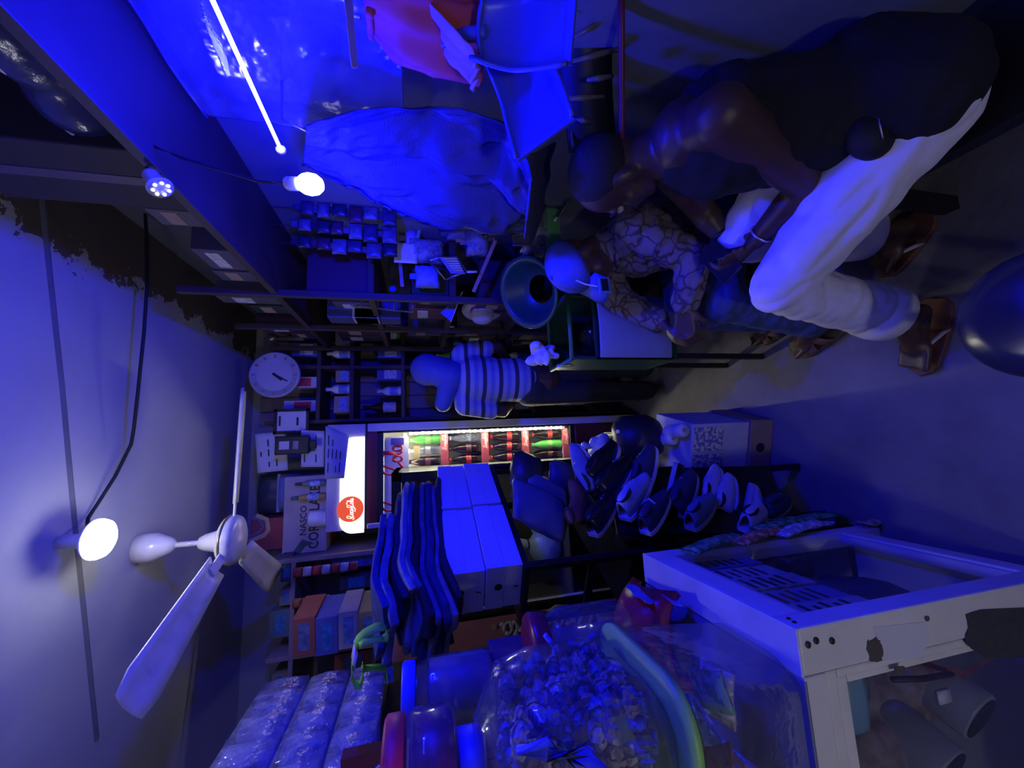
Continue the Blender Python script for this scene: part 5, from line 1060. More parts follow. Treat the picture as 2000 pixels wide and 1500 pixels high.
hang((910, 450), (952, 500), MY, 'plastic_parcel', 'clear crackly parcel beside the wooden slat', 'parcel', gm, .05, .05, 5)
hang((792, 450), (814, 482), MY + .05, 'plastic_parcel', 'small lilac parcel above the hang card', 'parcel', mat('parcel_lilac', (.3, .28, .5), .5), .03, .03, 6)
# wire grater / rack
t = thing('wire_grater', 'metal wire grater hanging by its bent handle', 'grater', spot(900, 520, Y=MY - .05))
G = lambda x, y: spot(x, y, Y=MY - .06)
obj('grater_plate', MB().grid([[G(858, 503), G(892, 503)], [G(880, 534), G(908, 536)]], .004), mat('grater_metal', (.55, .55, .58), .35, .6), t)
for k in range(6): obj('grater_slot', MB().tube([G(866 + 4 * k, 506 + 4.5 * k) + V((0, -.003, 0)), G(892 + 2.6 * k, 506 + 4.5 * k) + V((0, -.003, 0))], .0025, 5), steel, t)
obj('grater_frame', MB().tube([G(840, 508), G(858, 503), G(893, 502), G(912, 532), G(890, 538), G(870, 546), G(840, 512)], .004, 8), steel, t, True)
obj('grater_handle', MB().tube([G(912, 531), G(932, 531)], .005, 8), metal_w, t, True)
# leaning slats
for i, (a, b, lb, m) in enumerate([((968, 470), (925, 570), 'thin wooden slat leaning below the jacket tip', mat('slat_wood', (.42, .28, .14), .6)), ((890, 470), (966, 468), 'thin wooden slat lying across under the jacket hem', MATS['slat_wood'] if 'slat_wood' in MATS else card), ((822, 436), (812, 482), 'short pale green slat beside the jacket hem', mat('slat_green', (.2, .4, .28), .6)), ((772, 415), (786, 560), 'upright dim batten left of the green slat', wl)]):
    p, q_ = spot(*a, Y=MY - .04 + .03 * i), spot(*b, Y=MY - .02 + .03 * i); M = frame(p, q_ - p, z=(0, -1, .2)); L = (q_ - p).length
    t = thing('slat', lb, 'slat', q_); obj('slat', MB(M).box((0, -.008, -.004), (L, .008, .004)), m, t, bevel=.001); obj('nail', MB(M).ell((.012, 0, .005), .002, 6, 4), steel, t)
# cartons on the shelf behind
for x0, y0, x1, y1, cl, lb in [(688, 524, 740, 560, (.42, .44, .55), 'white carton with blue top on the right shelves'), (742, 540, 782, 582, (.06, .07, .2), 'dark box with a pale blue dot on the right shelves'), (692, 562, 738, 576, (.3, .3, .5), 'striped folded cloth under the white carton'), (640, 520, 688, 545, (.14, .05, .12), 'dark plum packet beside the white carton')]:
    a, b = spot(x0, y1, Y=1.9), spot(x1, y0, Y=1.9); t = thing('goods_box', lb, 'box', ((a.x + b.x) / 2, 1.9, b.z)); obj('box_body', MB().box((a.x, 1.9, b.z), (min(b.x, .61), 2.0, a.z)), mat('mid_%.2f' % (cl[0] + cl[2]), cl, .5), t, bevel=.003)
    obj('mark', MB().lathe([(.016, 0), (.016, .002)], 16, frame((a.x * .45 + b.x * .55, 1.939, b.z * .6 + a.z * .4), (1, 0, 0), y=(0, 0, 1))), mat('mark_blue', (.25, .32, .8), .5), t)
rk = random.Random(77)
for s_ in range(3):   # dim packets on cords hung from the top board
    lb = ['outer', 'middle', 'inner'][s_]; px = [(560, 405 + 34 * s_), (770, 424 + 34 * s_)]; Yc = 1.5 + .03 * s_; pa, pb = spot(*px[0], Y=Yc), spot(*px[1], Y=Yc)
    t = thing('hanging_string', f'thin cord with packets hanging down before the right shelves, {lb} one', 'cord', pb); obj('cord', MB().tube([V((pa.x, Yc + .004, 2.152)), pa + V((0, .004, 0)), pb + V((0, .004, 0))], .0018, 6), blk, t); obj('knot', MB().ell(pb + V((0, .004, 0)), .005, 8, 6), blk, t)
    for k in range(6):
        x0 = 585 + k * 32 + rk.uniform(-4, 4); y0 = px[0][1] - 14 + 19 * (x0 - 560) / 210
        hang((x0, y0), (x0 + rk.uniform(24, 30), y0 + rk.uniform(22, 34)), Yc, 'hanging_packet', f'{ORD[k]} packet from the top on the {lb} cord before the right shelves', 'packet', mat('peg_%d' % ((k + s_) % 5), [(.04, .035, .09), (.10, .09, .15), (.02, .02, .05), (.08, .025, .05), (.13, .13, .17)][(k + s_) % 5], .35, var=.5, scale=40), .01, .012, k)
# small fan of folded cloth, hat, tinsel
t = thing('folded_fan', 'half open blue paper fan hanging under the slats', 'fan', spot(885, 600, Y=1.75)); f0 = spot(903, 570, Y=1.75); n = 8; A0, A1 = spot(860, 612, Y=1.75), spot(880, 628, Y=1.75)
for k in range(n): p, q_ = A0.lerp(A1, k / n), A0.lerp(A1, (k + 1) / n); obj('fan_blade', MB().grid([[f0, f0 + V((.002, 0, 0))], [p + V((0, -.006 * (k % 2), 0)), q_ + V((0, -.006 * ((k + 1) % 2), 0))]], .002), mat('fan_paper', (.2, .22, .55), .7), t)
obj('fan_rib', MB().tube([f0, A1], .004, 6), white_pl, t)
c = spot(942, 606, Y=1.9); ax = V((-.95, -.25, .05)).normalized(); M = frame(c, ax, z=(0, 0, 1)) @ Matrix(((0, 0, 1, 0), (1, 0, 0, 0), (0, 1, 0, 0), (0, 0, 0, 1)))
t = thing('straw_hat', 'pale hat with a red band hanging brim to the wall', 'hat', c)
obj('brim', MB().lathe([(.05, 0), (.105, -.004), (.107, 0), (.104, .004), (.055, .006)], 28, M), mat('hat_straw', (.42, .38, .42), .8, bump=.3, bscale=120), t, True)
obj('crown', MB().lathe([(.062, .003), (.06, .03), (.052, .055), (.03, .068), (.002, .072)], 28, M), MATS['hat_straw'], t, True)
obj('hat_band', MB().lathe([(.0635, .004), (.0615, .022)], 28, M, cap=False), mat('band_red', (.3, .02, .06), .6), t, True)
tin = mat('tinsel', (.7, .7, .78), .18, .9, bump=1, bscale=300)
for i, (pts, lb) in enumerate([([(640, 575), (690, 598), (750, 604), (806, 610)], 'silver tinsel garland sagging across the shelf front, upper strand'), ([(690, 612), (730, 618), (782, 626)], 'silver tinsel garland below, shorter strand'), ([(690, 628), (740, 634), (815, 640)], 'row of shiny foil tops along the third back shelf')]):
    P_ = [spot(x, y, Y=1.85 + .2 * i) for x, y in pts]; t = thing('tinsel_garland', lb, 'garland', P_[1]); rr = random.Random(i); c_ = MB(); N = 60
    for k in range(N):
        s = k / (N - 1) * (len(P_) - 1); a_ = min(int(s), len(P_) - 2); p = P_[a_].lerp(P_[a_ + 1], s - a_); dv = V((rr.uniform(-1, 1), rr.uniform(-1, .2), rr.uniform(-1, 1))).normalized() * .012
        c_.grid([[p, p + V((.002, 0, .001))], [p + dv, p + dv + V((.002, 0, .002))]], .0006)
    obj('strand', MB().tube(P_, .003, 6), tin, t, True); obj('foil', c_, tin, t, kind='stuff')
if True:
    P_ = [(652, 575), (690, 574), (706, 600), (736, 574), (762, 600), (790, 608), (806, 578)]
    t = thing('wire_rack', 'bent silver wire rack hanging among the tinsel', 'rack', spot(740, 590, Y=1.8))
    for a, b in [((700, 575), (808, 580)), ((700, 598), (806, 610)), ((706, 575), (706, 600)), ((738, 576), (738, 603)), ((770, 578), (770, 606)), ((806, 580), (806, 610))]: obj('wire', MB().tube([spot(*a, Y=1.8), spot(*b, Y=1.8)], .0035, 6), tin, t, True)
# goods behind the seated men
hang((1078, 345), (1118, 402), 1.5, 'wrapped_stack', 'dark wrapped stack behind the person in the vest', 'stack', mat('stack_plum', (.10, .06, .09), .4), .1, .02, 7)
hang((1080, 380), (1140, 408), 1.42, 'red_box', 'red and gold patterned box behind the person in the vest', 'box', blotch('red_gold', (.25, .04, .04), (.4, .3, .1), 60, .5), .05, .01, 8)
t = thing('white_clip', 'long white clip sticking up from the clear bag', 'clip', spot(1100, 405, Y=1.36)); obj('clip', MB().tube([spot(1084, 430, Y=1.36), spot(1108, 392, Y=1.36)], .011, 8, flat=.5), white_pl, t); obj('slot', MB().tube([spot(1088, 424, Y=1.35), spot(1104, 398, Y=1.35)], .004, 6), blk, t)
t, x0, x1, z0, z1 = hang((1020, 410), (1080, 500), 1.42, 'carry_bag', 'clear bag with green foot and white tag right of the blue cap', 'bag', gm, .07, .05, 9)
obj('green_foot', MB().box((x0, 1.37, z0 - .01), (x1 - .02, 1.42, z0 + .05)), mat('foot_green', (.12, .4, .12), .5), t, bevel=.01)
obj('white_tag', MB().tube([spot(1018, 490, Y=1.355), spot(1045, 440, Y=1.355)], .018, 6, flat=.2), mat('tag_white', (.6, .55, .5), .6), t)
obj('red_tip', MB().tube([spot(1045, 440, Y=1.353), spot(1050, 430, Y=1.353)], .018, 6, flat=.2), red_sig, t)
for i, (x, y) in enumerate([(972, 516), (992, 514), (985, 540)]):
    c = spot(x, y, Y=1.75); t = thing('dark_bottle', ['brown bottle below the jacket tip, nearest it', 'dark bottle with a pale foot beside the brown one', 'short dark bottle under the brown one'][i], 'bottle', c)
    M = Matrix.Translation(c + V((0, 0, -.06))); obj('bottle_body', MB().lathe([(.026, 0), (.03, .006), (.03, .075), (.012, .11), (.011, .125)], 14, M), [brown_b, cola, mat('bottle_slate', (.06, .07, .09), .2)][i], t, True); obj('bottle_cap', MB().lathe([(.014, .124), (.014, .14)], 12, M), white_pl, t)
# dark green basin and green bin with grey front
grn = mat('bin_green', (.012, .06, .04), .4, var=.1)
c = spot(1040, 570, Y=1.45); t = thing('green_basin', 'dark green round basin tipped beside the blue cap', 'basin', c - V((0, 0, .1))); M = Matrix.Translation(c) @ Matrix.Rotation(-.5, 4, 'Y') @ Matrix.Rotation(.5, 4, 'X')
obj('basin', MB().lathe([(.07, -.07), (.11, -.045), (.13, .025), (.143, .035), (.14, .04), (.12, .025), (.1, -.04), (.06, -.06)], 32, M, cap=False), grn, t, True)
obj('basin_rim', MB().lathe([(.141, .031), (.147, .036), (.141, .042)], 32, M, cap=False), mat('rim_green', (.05, .2, .14), .4), t, True)
BX0, BX1, BYa, BYb = .315, .60, 1.46, 1.72; bz0_, bz1_ = .50, .985
t = thing('green_bin', 'green plastic bin with a grey front panel beside the man in the cap', 'bin', (.46, 1.55, 0))
for lo, hi in (((BX0, BYa, bz0_), (BX0 + .015, BYb, bz1_)), ((BX1 - .015, BYa, bz0_), (BX1, BYb, bz1_)), ((BX0, BYb - .015, bz0_), (BX1, BYb, bz1_)), ((BX0, BYa, bz0_), (BX1, BYa + .012, bz1_ - .11))): obj('bin_wall', MB().box(lo, hi), grn, t, bevel=.004)
obj('bin_floor', MB().box((BX0, BYa, bz0_ - .02), (BX1, BYb, bz0_)), grn, t)
obj('grey_panel', MB().grid([[(BX0 + .005 + (BX1 - BX0 - .01) * j / 6, BYa - .012 - .012 * math.sin(math.pi * j / 6), bz1_ - .12 - .34 * i / 6) for j in range(7)] for i in range(7)], .012), mat('panel_grey', (.26, .29, .36), .55, var=.2, scale=3), t, True, bevel=.004)
obj('bin_rim', MB().tube([(BX0, BYa, bz1_), (BX1, BYa, bz1_), (BX1, BYb, bz1_), (BX0, BYb, bz1_), (BX0, BYa, bz1_)], .009, 8), MATS['rim_green'], t, True)
for x, y in ((BX0 + .02, BYa + .02), (BX1 - .02, BYa + .02), (BX0 + .02, BYb - .02), (BX1 - .02, BYb - .02)): obj('bin_leg', MB().box((x - .012, y - .012, 0), (x + .012, y + .012, bz0_ - .02)), blk, t)
lump('dark_contents', 'dark glinting goods inside the green bin', 'goods', (.46, 1.6, .78), (.11, .1, .14), mat('contents_dark', (.02, .02, .03), .15, bump=.8, bscale=60), 12, extra=('glint', MB().ell((.45, 1.51, .87), .006, 8, 6), white_pl))
c = V((.365, 1.62, 1.05)); t = thing('tissue_heap', 'crumpled white tissue heaped on the corner of the green bin', 'tissue', c - V((0, 0, .06))); mb = MB(); r9 = random.Random(2)
for q_ in range(14): mb.ell(c + V((r9.uniform(-.05, .05), r9.uniform(-.05, .05), r9.uniform(-.05, .055))), (r9.uniform(.015, .04), r9.uniform(.015, .04), r9.uniform(.01, .035)), 8, 6)
baked('tissue', mb, mat('tissue_white', (.62, .62, .7), .8, bump=.6, bscale=35), t, .007, 1); obj('torn_edge', MB().tube([c + V((-.05, -.02, -.05)), c + V((-.06, -.03, -.09)), c + V((-.05, -.03, -.13))], [.01, .014, .002], 6, flat=.3), MATS['tissue_white'], t, True)
# black round stool by the photographer's foot
c = spot(2030, 610, Z=.42); t = thing('black_stool', 'dark glossy round stool cut by the frame edge, lit blue along one side', 'stool', (c.x, c.y, 0)); M = Matrix.Translation((c.x, c.y, 0))
obj('seat', MB().lathe([(.10, .36), (.125, .375), (.13, .40), (.12, .418), (.08, .428), (.002, .43)], 36, M), mat('stool_gloss', (.03, .03, .05), .22), t, True)
for k in range(4):
    a = math.pi / 4 + k * math.pi / 2; obj('leg', MB().tube([(c.x + .08 * math.cos(a), c.y + .08 * math.sin(a), .37), (c.x + .11 * math.cos(a), c.y + .11 * math.sin(a), 0)], .014, 8), MATS['stool_gloss'], t, True)
# ================================================================ people
skin = mat('skin_dark', (.075, .038, .026), .45, var=.2, scale=14); skin2 = mat('skin_brown', (.10, .055, .038), .45, var=.2, scale=14)
def chain(mb, pts):
    for (a, ra), (b, rb) in zip(pts, pts[1:]): mb.cap(a, ra, b, rb)
def hand(mb, wrist, tip, palm_n, k=1.0, curl=.9, thumb=1):
    """palm, four unequal bent fingers and a thumb that leaves the side of the palm"""
    wrist, tip = V(wrist), V(tip); x = (tip - wrist).normalized(); z = V(palm_n); y = z.cross(x).normalized() * thumb; z = x.cross(y).normalized() * thumb
    P = lambda a, b, c: wrist + (x * a + y * b + z * c) * k
    for b in (-.03, -.01, .01, .03): mb.cap(P(.01, b * .7, 0), .0145 * k, P(.085, b, 0), .0125 * k)
    for b, L in ((-.031, .062), (-.011, .077), (.010, .082), (.030, .073)):
        p0 = P(.085, b, 0); a1 = curl * .55; p1 = p0 + (x * math.cos(a1) + z * math.sin(a1)) * L * .48 * k; a2 = a1 + curl * .8; p2 = p1 + (x * math.cos(a2) + z * math.sin(a2)) * L * .32 * k; a3 = a2 + curl * .5; p3 = p2 + (x * math.cos(a3) + z * math.sin(a3)) * L * .24 * k
        mb.cap(p0, .0098 * k, p1, .009 * k); mb.cap(p1, .009 * k, p2, .0083 * k); mb.cap(p2, .0083 * k, p3, .0072 * k)
    t0, t1, t2 = P(.025, .034, .006), P(.058, .058, .022), P(.088, .056, .04); mb.cap(t0, .015 * k, t1, .0115 * k); mb.cap(t1, .0115 * k, t2, .009 * k)
def head(mb, c, fwd, up, k=1.0):
    x = V(fwd).normalized(); M = frame((0, 0, 0), x, z=up); H = lambda a, b, d: V(c) + (M.to_3x3() @ V((a, b, d))) * k
    R3 = M.to_3x3().to_4x4()
    mb.ell(H(-.012, 0, .025), (.098 * k, .076 * k, .092 * k), 20, 12, R3); mb.ell(H(.028, 0, -.03), (.066 * k, .058 * k, .085 * k), 18, 12, R3)
    mb.ell(H(.058, 0, -.085), (.03 * k, .034 * k, .024 * k), 12, 8, R3)
    mb.cap(H(.088, 0, .018), .009 * k, H(.104, 0, -.02), .0135 * k)
    for s in (-1, 1):
        mb.ell(H(.078, .032 * s, .026), (.016 * k, .024 * k, .009 * k), 10, 6, R3); mb.ell(H(.05, .045 * s, -.02), (.03 * k, .02 * k, .022 * k), 10, 6, R3)
        mb.ell(H(-.012, .079 * s, -.005), (.02 * k, .008 * k, .034 * k), 10, 6, R3); mb.ell(H(.1, .0 + .010 * s, -.022), (.008 * k, .008 * k, .007 * k), 8, 6, R3)
    for dz in (-.05, -.062): mb.ell(H(.086, 0, dz), (.012 * k, .024 * k, .007 * k), 10, 6, R3)
    return H
def face_parts(H, t, k=1.0):
    for s in (-1, 1):
        e = obj('eye', MB().ell(H(.079, .031 * s, .008), .0115 * k, 10, 8), mat('eye_white', (.5, .48, .45), .2), t, True)
        obj('iris', MB().ell(H(.088, .031 * s, .007), .0052 * k, 8, 6), blk, e, True); obj('eyebrow', MB().tube([H(.09, .014 * s, .03), H(.09, .033 * s, .036), H(.08, .05 * s, .03)], .0035 * k, 6), mat('brow', (.01, .008, .008), .9), t, True)
def slipper(t, heel, toe, w_, solem, strapm, thong=True):
    heel, toe = V(heel), V(toe); L = (toe - heel).length; M = frame(heel, toe - heel, z=(0, 0, 1)); n = 12
    hw = lambda s: w_ * (.62 + .38 * math.sin(math.pi * (s * .75 + .2))) * (1 if s < .82 else math.sqrt(max(0, 1 - ((s - .82) / .18) ** 2)) + .02) * (1 if s > .1 else .6 + 4 * s)
    o = [(L * i / n, hw(i / n)) for i in range(n + 1)] + [(L * i / n, -hw(i / n)) for i in range(n, -1, -1)]
    so = obj('slipper_sole', MB(M).prism(o, .001, .018), solem, t, bevel=.003)
    if thong:
        for s in (-1, 1): obj('slipper_strap', MB(M).tube([(L * .74, .004, .022), (L * .62, s * w_ * .5, .062), (L * .42, s * w_ * .9, .028), (L * .38, s * w_ * .95, .012)], [.004, .007, .007, .006], 8, flat=.5), strapm, so, True)
    else:
        for a, b in ((.42, .72), (.72, .42)): obj('sandal_strap', MB(M).grid([[(L * (a + (b - a) * j / 6) + dx, w_ * math.cos(math.pi * j / 6) * 1.02, .012 + .062 * math.sin(math.pi * j / 6)) for j in range(7)] for dx in (-.016, 0, .016)], .003), strapm, so, True)
def foot(mb, ank, heel, toe):
    ank, heel, toe = V(ank), V(heel), V(toe); d_ = (toe - heel).normalized(); s_ = V((-d_.y, d_.x, 0)); g = .022
    mb.cap(ank, .036, heel + d_ * .035 + V((0, 0, g + .03)), .032); mb.cap(heel + d_ * .03 + V((0, 0, g + .024)), .028, toe - d_ * .085 + V((0, 0, g + .022)), .03); mb.cap(ank + d_ * .02, .032, toe - d_ * .09 + V((0, 0, g + .03)), .024)
    mb.cap(toe - d_ * .09 + s_ * .02 + V((0, 0, g + .016)), .019, toe - d_ * .08 - s_ * .025 + V((0, 0, g + .016)), .018)
    for q, (b, l_, r) in enumerate([(-.034, .045, .0095), (-.019, .034, .008), (-.004, .036, .0085), (.012, .04, .009), (.031, .03, .0125)]): mb.cap(toe - d_ * .08 + s_ * b * .9 + V((0, 0, g + .014)), r + .002, toe - d_ * l_ * .5 + s_ * b + V((0, 0, g + .008)), r * .9)
# ---- the man in the vest and white trousers, close on the right, bent over his phone
t = thing('person', 'person in black vest and white cropped trousers bent over a phone', 'person', (.6, .75, 0))
P0 = V((.745, .60, .515)); hl, hr = V((.69, .535, .515)), V((.80, .68, .515)); kl, kr = V((.405, .86, .575)), V((.595, .94, .605)); al, ar = V((.335, .86, .115)), V((.60, .875, .115))
shl, shr = V((.665, .605, .965)), V((.765, .83, .955)); ch = V((.725, .71, .86)); nk = V((.715, .785, 1.0)); hd = V((.70, .865, 1.075)); el, er = V((.612, .70, .625)), V((.70, .96, .72)); wl_, wr_ = V((.545, .86, .635)), V((.605, .955, .655))
fhl, ftl = spot(1822, 592, Z=.02), spot(1795, 728, Z=.02); fhr, ftr = spot(1800, 425, Z=.02), spot(1722, 535, Z=.02)
al = fhl + (ftl - fhl).normalized() * .055 + V((0, 0, .10)); ar = fhr + (ftr - fhr).normalized() * .055 + V((0, 0, .10))
mb = MB(); fwd = V((-.62, .62, -.45))
chain(mb, [(P0, .135), (V((.74, .64, .68)), .125), (ch, .135), (nk, .06)]); mb.cap(shl, .06, shr, .06); mb.cap(ch, .12, (shl + shr) / 2, .085)
chain(mb, [(nk, .058), (hd - fwd.normalized() * .02, .058)])
for h_, k_, a_ in ((hl, kl, al), (hr, kr, ar)): chain(mb, [(h_, .09), (k_, .06), (k_.lerp(a_, .3), .056), (a_, .034)])
for s_, e_, w2 in ((shl, el, wl_), (shr, er, wr_)): chain(mb, [(s_, .062), (s_.lerp(e_, .45), .054), (e_, .042), (e_.lerp(w2, .35), .042), (w2, .027)])
hand(mb, wl_, (.50, .935, .655), (.55, .35, .4), 1, 1.0, -1); hand(mb, wr_, (.535, .93, .66), (-.3, -.5, .5), 1, 1.0, 1)
foot(mb, al, fhl, ftl); foot(mb, ar, fhr, ftr)
H = head(mb, hd, fwd, V((-.25, .35, .9)))
baked('body', mb, skin, t, .0062, 5)
face_parts(H, t)
HM = frame((0, 0, 0), fwd, z=V((-.25, .35, .9))).to_3x3().to_4x4(); mh = MB(); mh.ell(H(-.024, 0, .034), (.092, .0795, .09), 20, 12, HM); baked('hair', mh, mat('hair_black', (.012, .011, .012), .7, bump=.5, bscale=250), t, .006, 2)
mb = MB(); chain(mb, [(P0 + V((0, 0, -.02)), .146), (V((.74, .64, .68)), .138), (ch, .147), (ch.lerp(nk, .5), .10)]); mb.cap(ch, .13, (shl + shr) / 2 + V((0, 0, -.03)), .085); mb.cap(shl.lerp(shr, .22), .058, shl.lerp(shr, .78), .058); mb.cap(hl + V((.02, -.02, .045)), .128, P0 + V((.02, -.03, .08)), .14); mb.cap(P0 + V((.02, -.02, -.06)), .14, P0, .14)
baked('vest', mb, mat('vest_black', (.006, .006, .009), .85, bump=.15), t, .01, 4, crease=.008, cs=7)
mb = MB(); chain(mb, [(hl, .118), (hl.lerp(kl, .5), .100), (kl, .078), (kl.lerp(al, .38), .082), (kl.lerp(al, .74), .080)]); chain(mb, [(hr, .118), (hr.lerp(kr, .5), .100), (kr, .078), (kr.lerp(ar, .38), .08), (kr.lerp(ar, .74), .078)]); mb.cap(hl, .115, hr, .115); mb.cap(P0 + V((.03, -.03, -.05)), .105, P0, .12)
wt = mat('trouser_white', (.70, .68, .74), .85, var=.06, scale=5, bump=.35, bscale=18)
tro = baked('trousers', mb, wt, t, .0075, 3, crease=.010, cs=8)
for k_, a_ in ((kl, al), (kr, ar)):
    p = k_.lerp(a_, .80); M = frame(p, a_ - k_, z=(0, 1, 0)) @ Matrix(((0, 0, 1, 0), (1, 0, 0, 0), (0, 1, 0, 0), (0, 0, 0, 1))); obj('trouser_cuff', MB().lathe([(.070, -.07), (.083, -.05), (.086, -.02), (.083, .02), (.074, .022)], 26, M, cap=False), wt, tro, True)
for fh, ft in ((fhl, ftl), (fhr, ftr)): slipper(t, fh - (ft - fh).normalized() * .015 - V((0, 0, .02)), ft + (ft - fh).normalized() * .012 - V((0, 0, .02)), .05, mat('slipper_brown', (.16, .06, .04), .6), mat('slipper_strap', (.5, .45, .5), .35))
M = frame(wl_.lerp(el, .12), el - wl_, z=(0, 0, 1)) @ Matrix(((0, 0, 1, 0), (1, 0, 0, 0), (0, 1, 0, 0), (0, 0, 0, 1)))
obj('bracelet', MB().lathe([(.033, -.003), (.036, 0), (.033, .003)], 20, M, cap=False), mat('bracelet', (.6, .55, .6), .3, .7), t, True)
M = frame(wr_.lerp(er, .12), er - wr_, z=(0, 0, 1)) @ Matrix(((0, 0, 1, 0), (1, 0, 0, 0), (0, 1, 0, 0), (0, 0, 0, 1)))
obj('wristband', MB().lathe([(.032, -.006), (.036, 0), (.032, .006)], 20, M, cap=False), blk, t, True)
t2 = thing('phone', 'dark phone held in both hands above the white knee', 'phone', (.50, .96, .67)); M = frame((.515, .945, .69), (.75, .45, .1), z=(-.2, -.3, .9)); obj('phone_body', MB(M).box((-.075, -.037, -.004), (.075, .037, .004)), blk, t2, bevel=.003); obj('screen', MB(M).box((-.07, -.033, .004), (.07, .033, .0046)), mat('screen_dark', (.02, .02, .03), .1), t2)
c = spot(1700, 262, Y=.555); t2 = thing('belt_pouch', 'black rounded pouch lying on the white trouser hip', 'pouch', c); mb = MB(); mb.ell(c, (.06, .04, .062), 14, 10); mb.ell(c + V((.04, -.005, -.015)), (.05, .035, .055), 14, 10); baked('pouch', mb, mat('pouch_black', (.008, .008, .012), .7), t2, .006, 3); obj('pouch_zip', MB().tube([c + V((-.04, -.03, .02)), c + V((0, -.036, .03)), c + V((.04, -.03, .02))], .002, 6), steel, t2, True)
# his seat
t = thing('low_bench', 'dark low bench under the person in white trousers', 'bench', (.76, .55, 0)); obj('bench_top', MB().box((.62, .30, .33), (.895, .78, .372)), blk, t, bevel=.004)
for x, y in ((.65, .33), (.865, .33), (.65, .75), (.865, .75)): obj('bench_leg', MB().box((x - .02, y - .02, 0), (x + .02, y + .02, .33)), blk, t)
# ---- the man in patterned shirt and blue cap behind him
t = thing('person', 'person in patterned long sleeved shirt, jeans and blue cap leaning forward', 'person', (.65, 1.25, 0))
P0 = V((.785, 1.24, .475)); hl, hr = V((.775, 1.15, .475)), V((.775, 1.34, .475)); kl, kr = V((.46, 1.13, .53)), V((.49, 1.33, .53))
shl, shr = V((.70, 1.11, .865)), V((.70, 1.38, .895)); ch = V((.735, 1.23, .77)); nk = V((.69, 1.235, .945)); hd = V((.625, 1.235, 1.02))
el, er = V((.595, 1.085, .655)), V((.54, 1.36, .80)); wl_, wr_ = V((.435, 1.14, .68)), V((.415, 1.25, .695))
fhl, ftl = spot(1655, 612, Z=.02), spot(1600, 655, Z=.02); ftl = fhl + (ftl - fhl).normalized() * .25; fhr = spot(1560, 610, Z=.02); ftr = fhr + (spot(1490, 655, Z=.02) - fhr).normalized() * .25
al = fhl + (ftl - fhl).normalized() * .055 + V((0, 0, .10)); ar = fhr + (ftr - fhr).normalized() * .055 + V((0, 0, .10))
mb = MB(); fwd = V((-.85, -.12, -.55))
chain(mb, [(P0, .13), (V((.78, 1.24, .62)), .12), (ch, .125), (nk, .055)]); mb.cap(shl, .058, shr, .058); mb.cap(ch, .115, (shl + shr) / 2, .08); chain(mb, [(nk, .055), (hd - fwd.normalized() * .02, .056)])
for h_, k_, a_ in ((hl, kl, al), (hr, kr, ar)): chain(mb, [(h_, .085), (k_, .058), (k_.lerp(a_, .3), .053), (a_, .034)])
for s_, e_, w2 in ((shl, el, wl_), (shr, er, wr_)): chain(mb, [(s_, .058), (s_.lerp(e_, .45), .05), (e_, .04), (e_.lerp(w2, .35), .04), (w2, .027)])
hand(mb, wl_, (.365, 1.165, .665), (.1, .5, -.6), 1, .8, -1); hand(mb, wr_, (.345, 1.215, .67), (0, -.5, -.6), 1, .8, 1); foot(mb, al, fhl, ftl); foot(mb, ar, fhr, ftr)
H = head(mb, hd, fwd, V((-.3, .0, .95)), .98)
baked('body', mb, skin2, t, .0065, 5); face_parts(H, t, .98)
shm = blotch('shirt_print', (.05, .028, .025), (.21, .17, .18), 17, .8, .06, .06, kind='voronoi')
mb = MB(); chain(mb, [(P0 + V((0, 0, .03)), .145), (V((.78, 1.24, .64)), .14), (ch, .142), (nk - V((0, 0, .03)), .075)]); mb.cap(shl, .074, shr, .074); mb.cap(ch, .13, (shl + shr) / 2, .09)
for s_, e_, w2 in ((shl, el, wl_), (shr, er, wr_)): chain(mb, [(s_, .076), (s_.lerp(e_, .45), .068), (e_, .06), (e_.lerp(w2, .4), .056), (e_.lerp(w2, .88), .046)])
sh = baked('shirt', mb, shm, t, .0075, 2, crease=.012, cs=11)
obj('collar', MB().tube([nk + V((.05, .05, -.01)), nk + V((-.01, .075, -.02)), nk + V((-.07, .04, -.05)), nk + V((-.08, 0, -.08)), nk + V((-.07, -.04, -.05)), nk + V((-.01, -.075, -.02)), nk + V((.05, -.05, -.01))], .014, 8, flat=.6), shm, sh, True)
mb = MB(); chain(mb, [(hl, .112), (hl.lerp(kl, .5), .096), (kl, .076), (kl.lerp(al, .45), .07), (kl.lerp(al, .93), .066)]); chain(mb, [(hr, .112), (hr.lerp(kr, .5), .096), (kr, .076), (kr.lerp(ar, .45), .07), (kr.lerp(ar, .93), .066)]); mb.cap(hl, .12, hr, .12)
baked('jeans', mb, mat('jeans_blue', (.05, .075, .2), .85, bump=.3, bscale=120), t, .009, 3, crease=.01, cs=10)
R3 = frame((0, 0, 0), fwd, z=V((-.3, 0, .95))); Q = lambda a, b, d_: H(a, b, d_)
cm = mat('cap_blue', (.07, .10, .45), .6, var=.08); mb = MB(); R4 = R3.to_3x3().to_4x4()
dome = []
for i in range(9):
    th_ = math.pi / 2 * i / 8; dome.append([Q(-.012 + .108 * math.cos(th_) * math.cos(2 * math.pi * j / 20), .088 * math.cos(th_) * math.sin(2 * math.pi * j / 20), .04 + .095 * math.sin(th_)) for j in range(21)])
cp = obj('cap', MB().grid(dome, .004), cm, t, True)
obj('cap_peak', MB().grid([[Q(.075 + .10 * v * (1 - .55 * u * u), .074 * u, .048 - .03 * v - .018 * u * u) for u in [-1 + .2 * j for j in range(11)]] for v in (0, .35, .7, 1)], .004), cm, cp, True)
obj('cap_button', MB().ell(Q(-.012, 0, .138), .007, 8, 6), cm, cp, True)
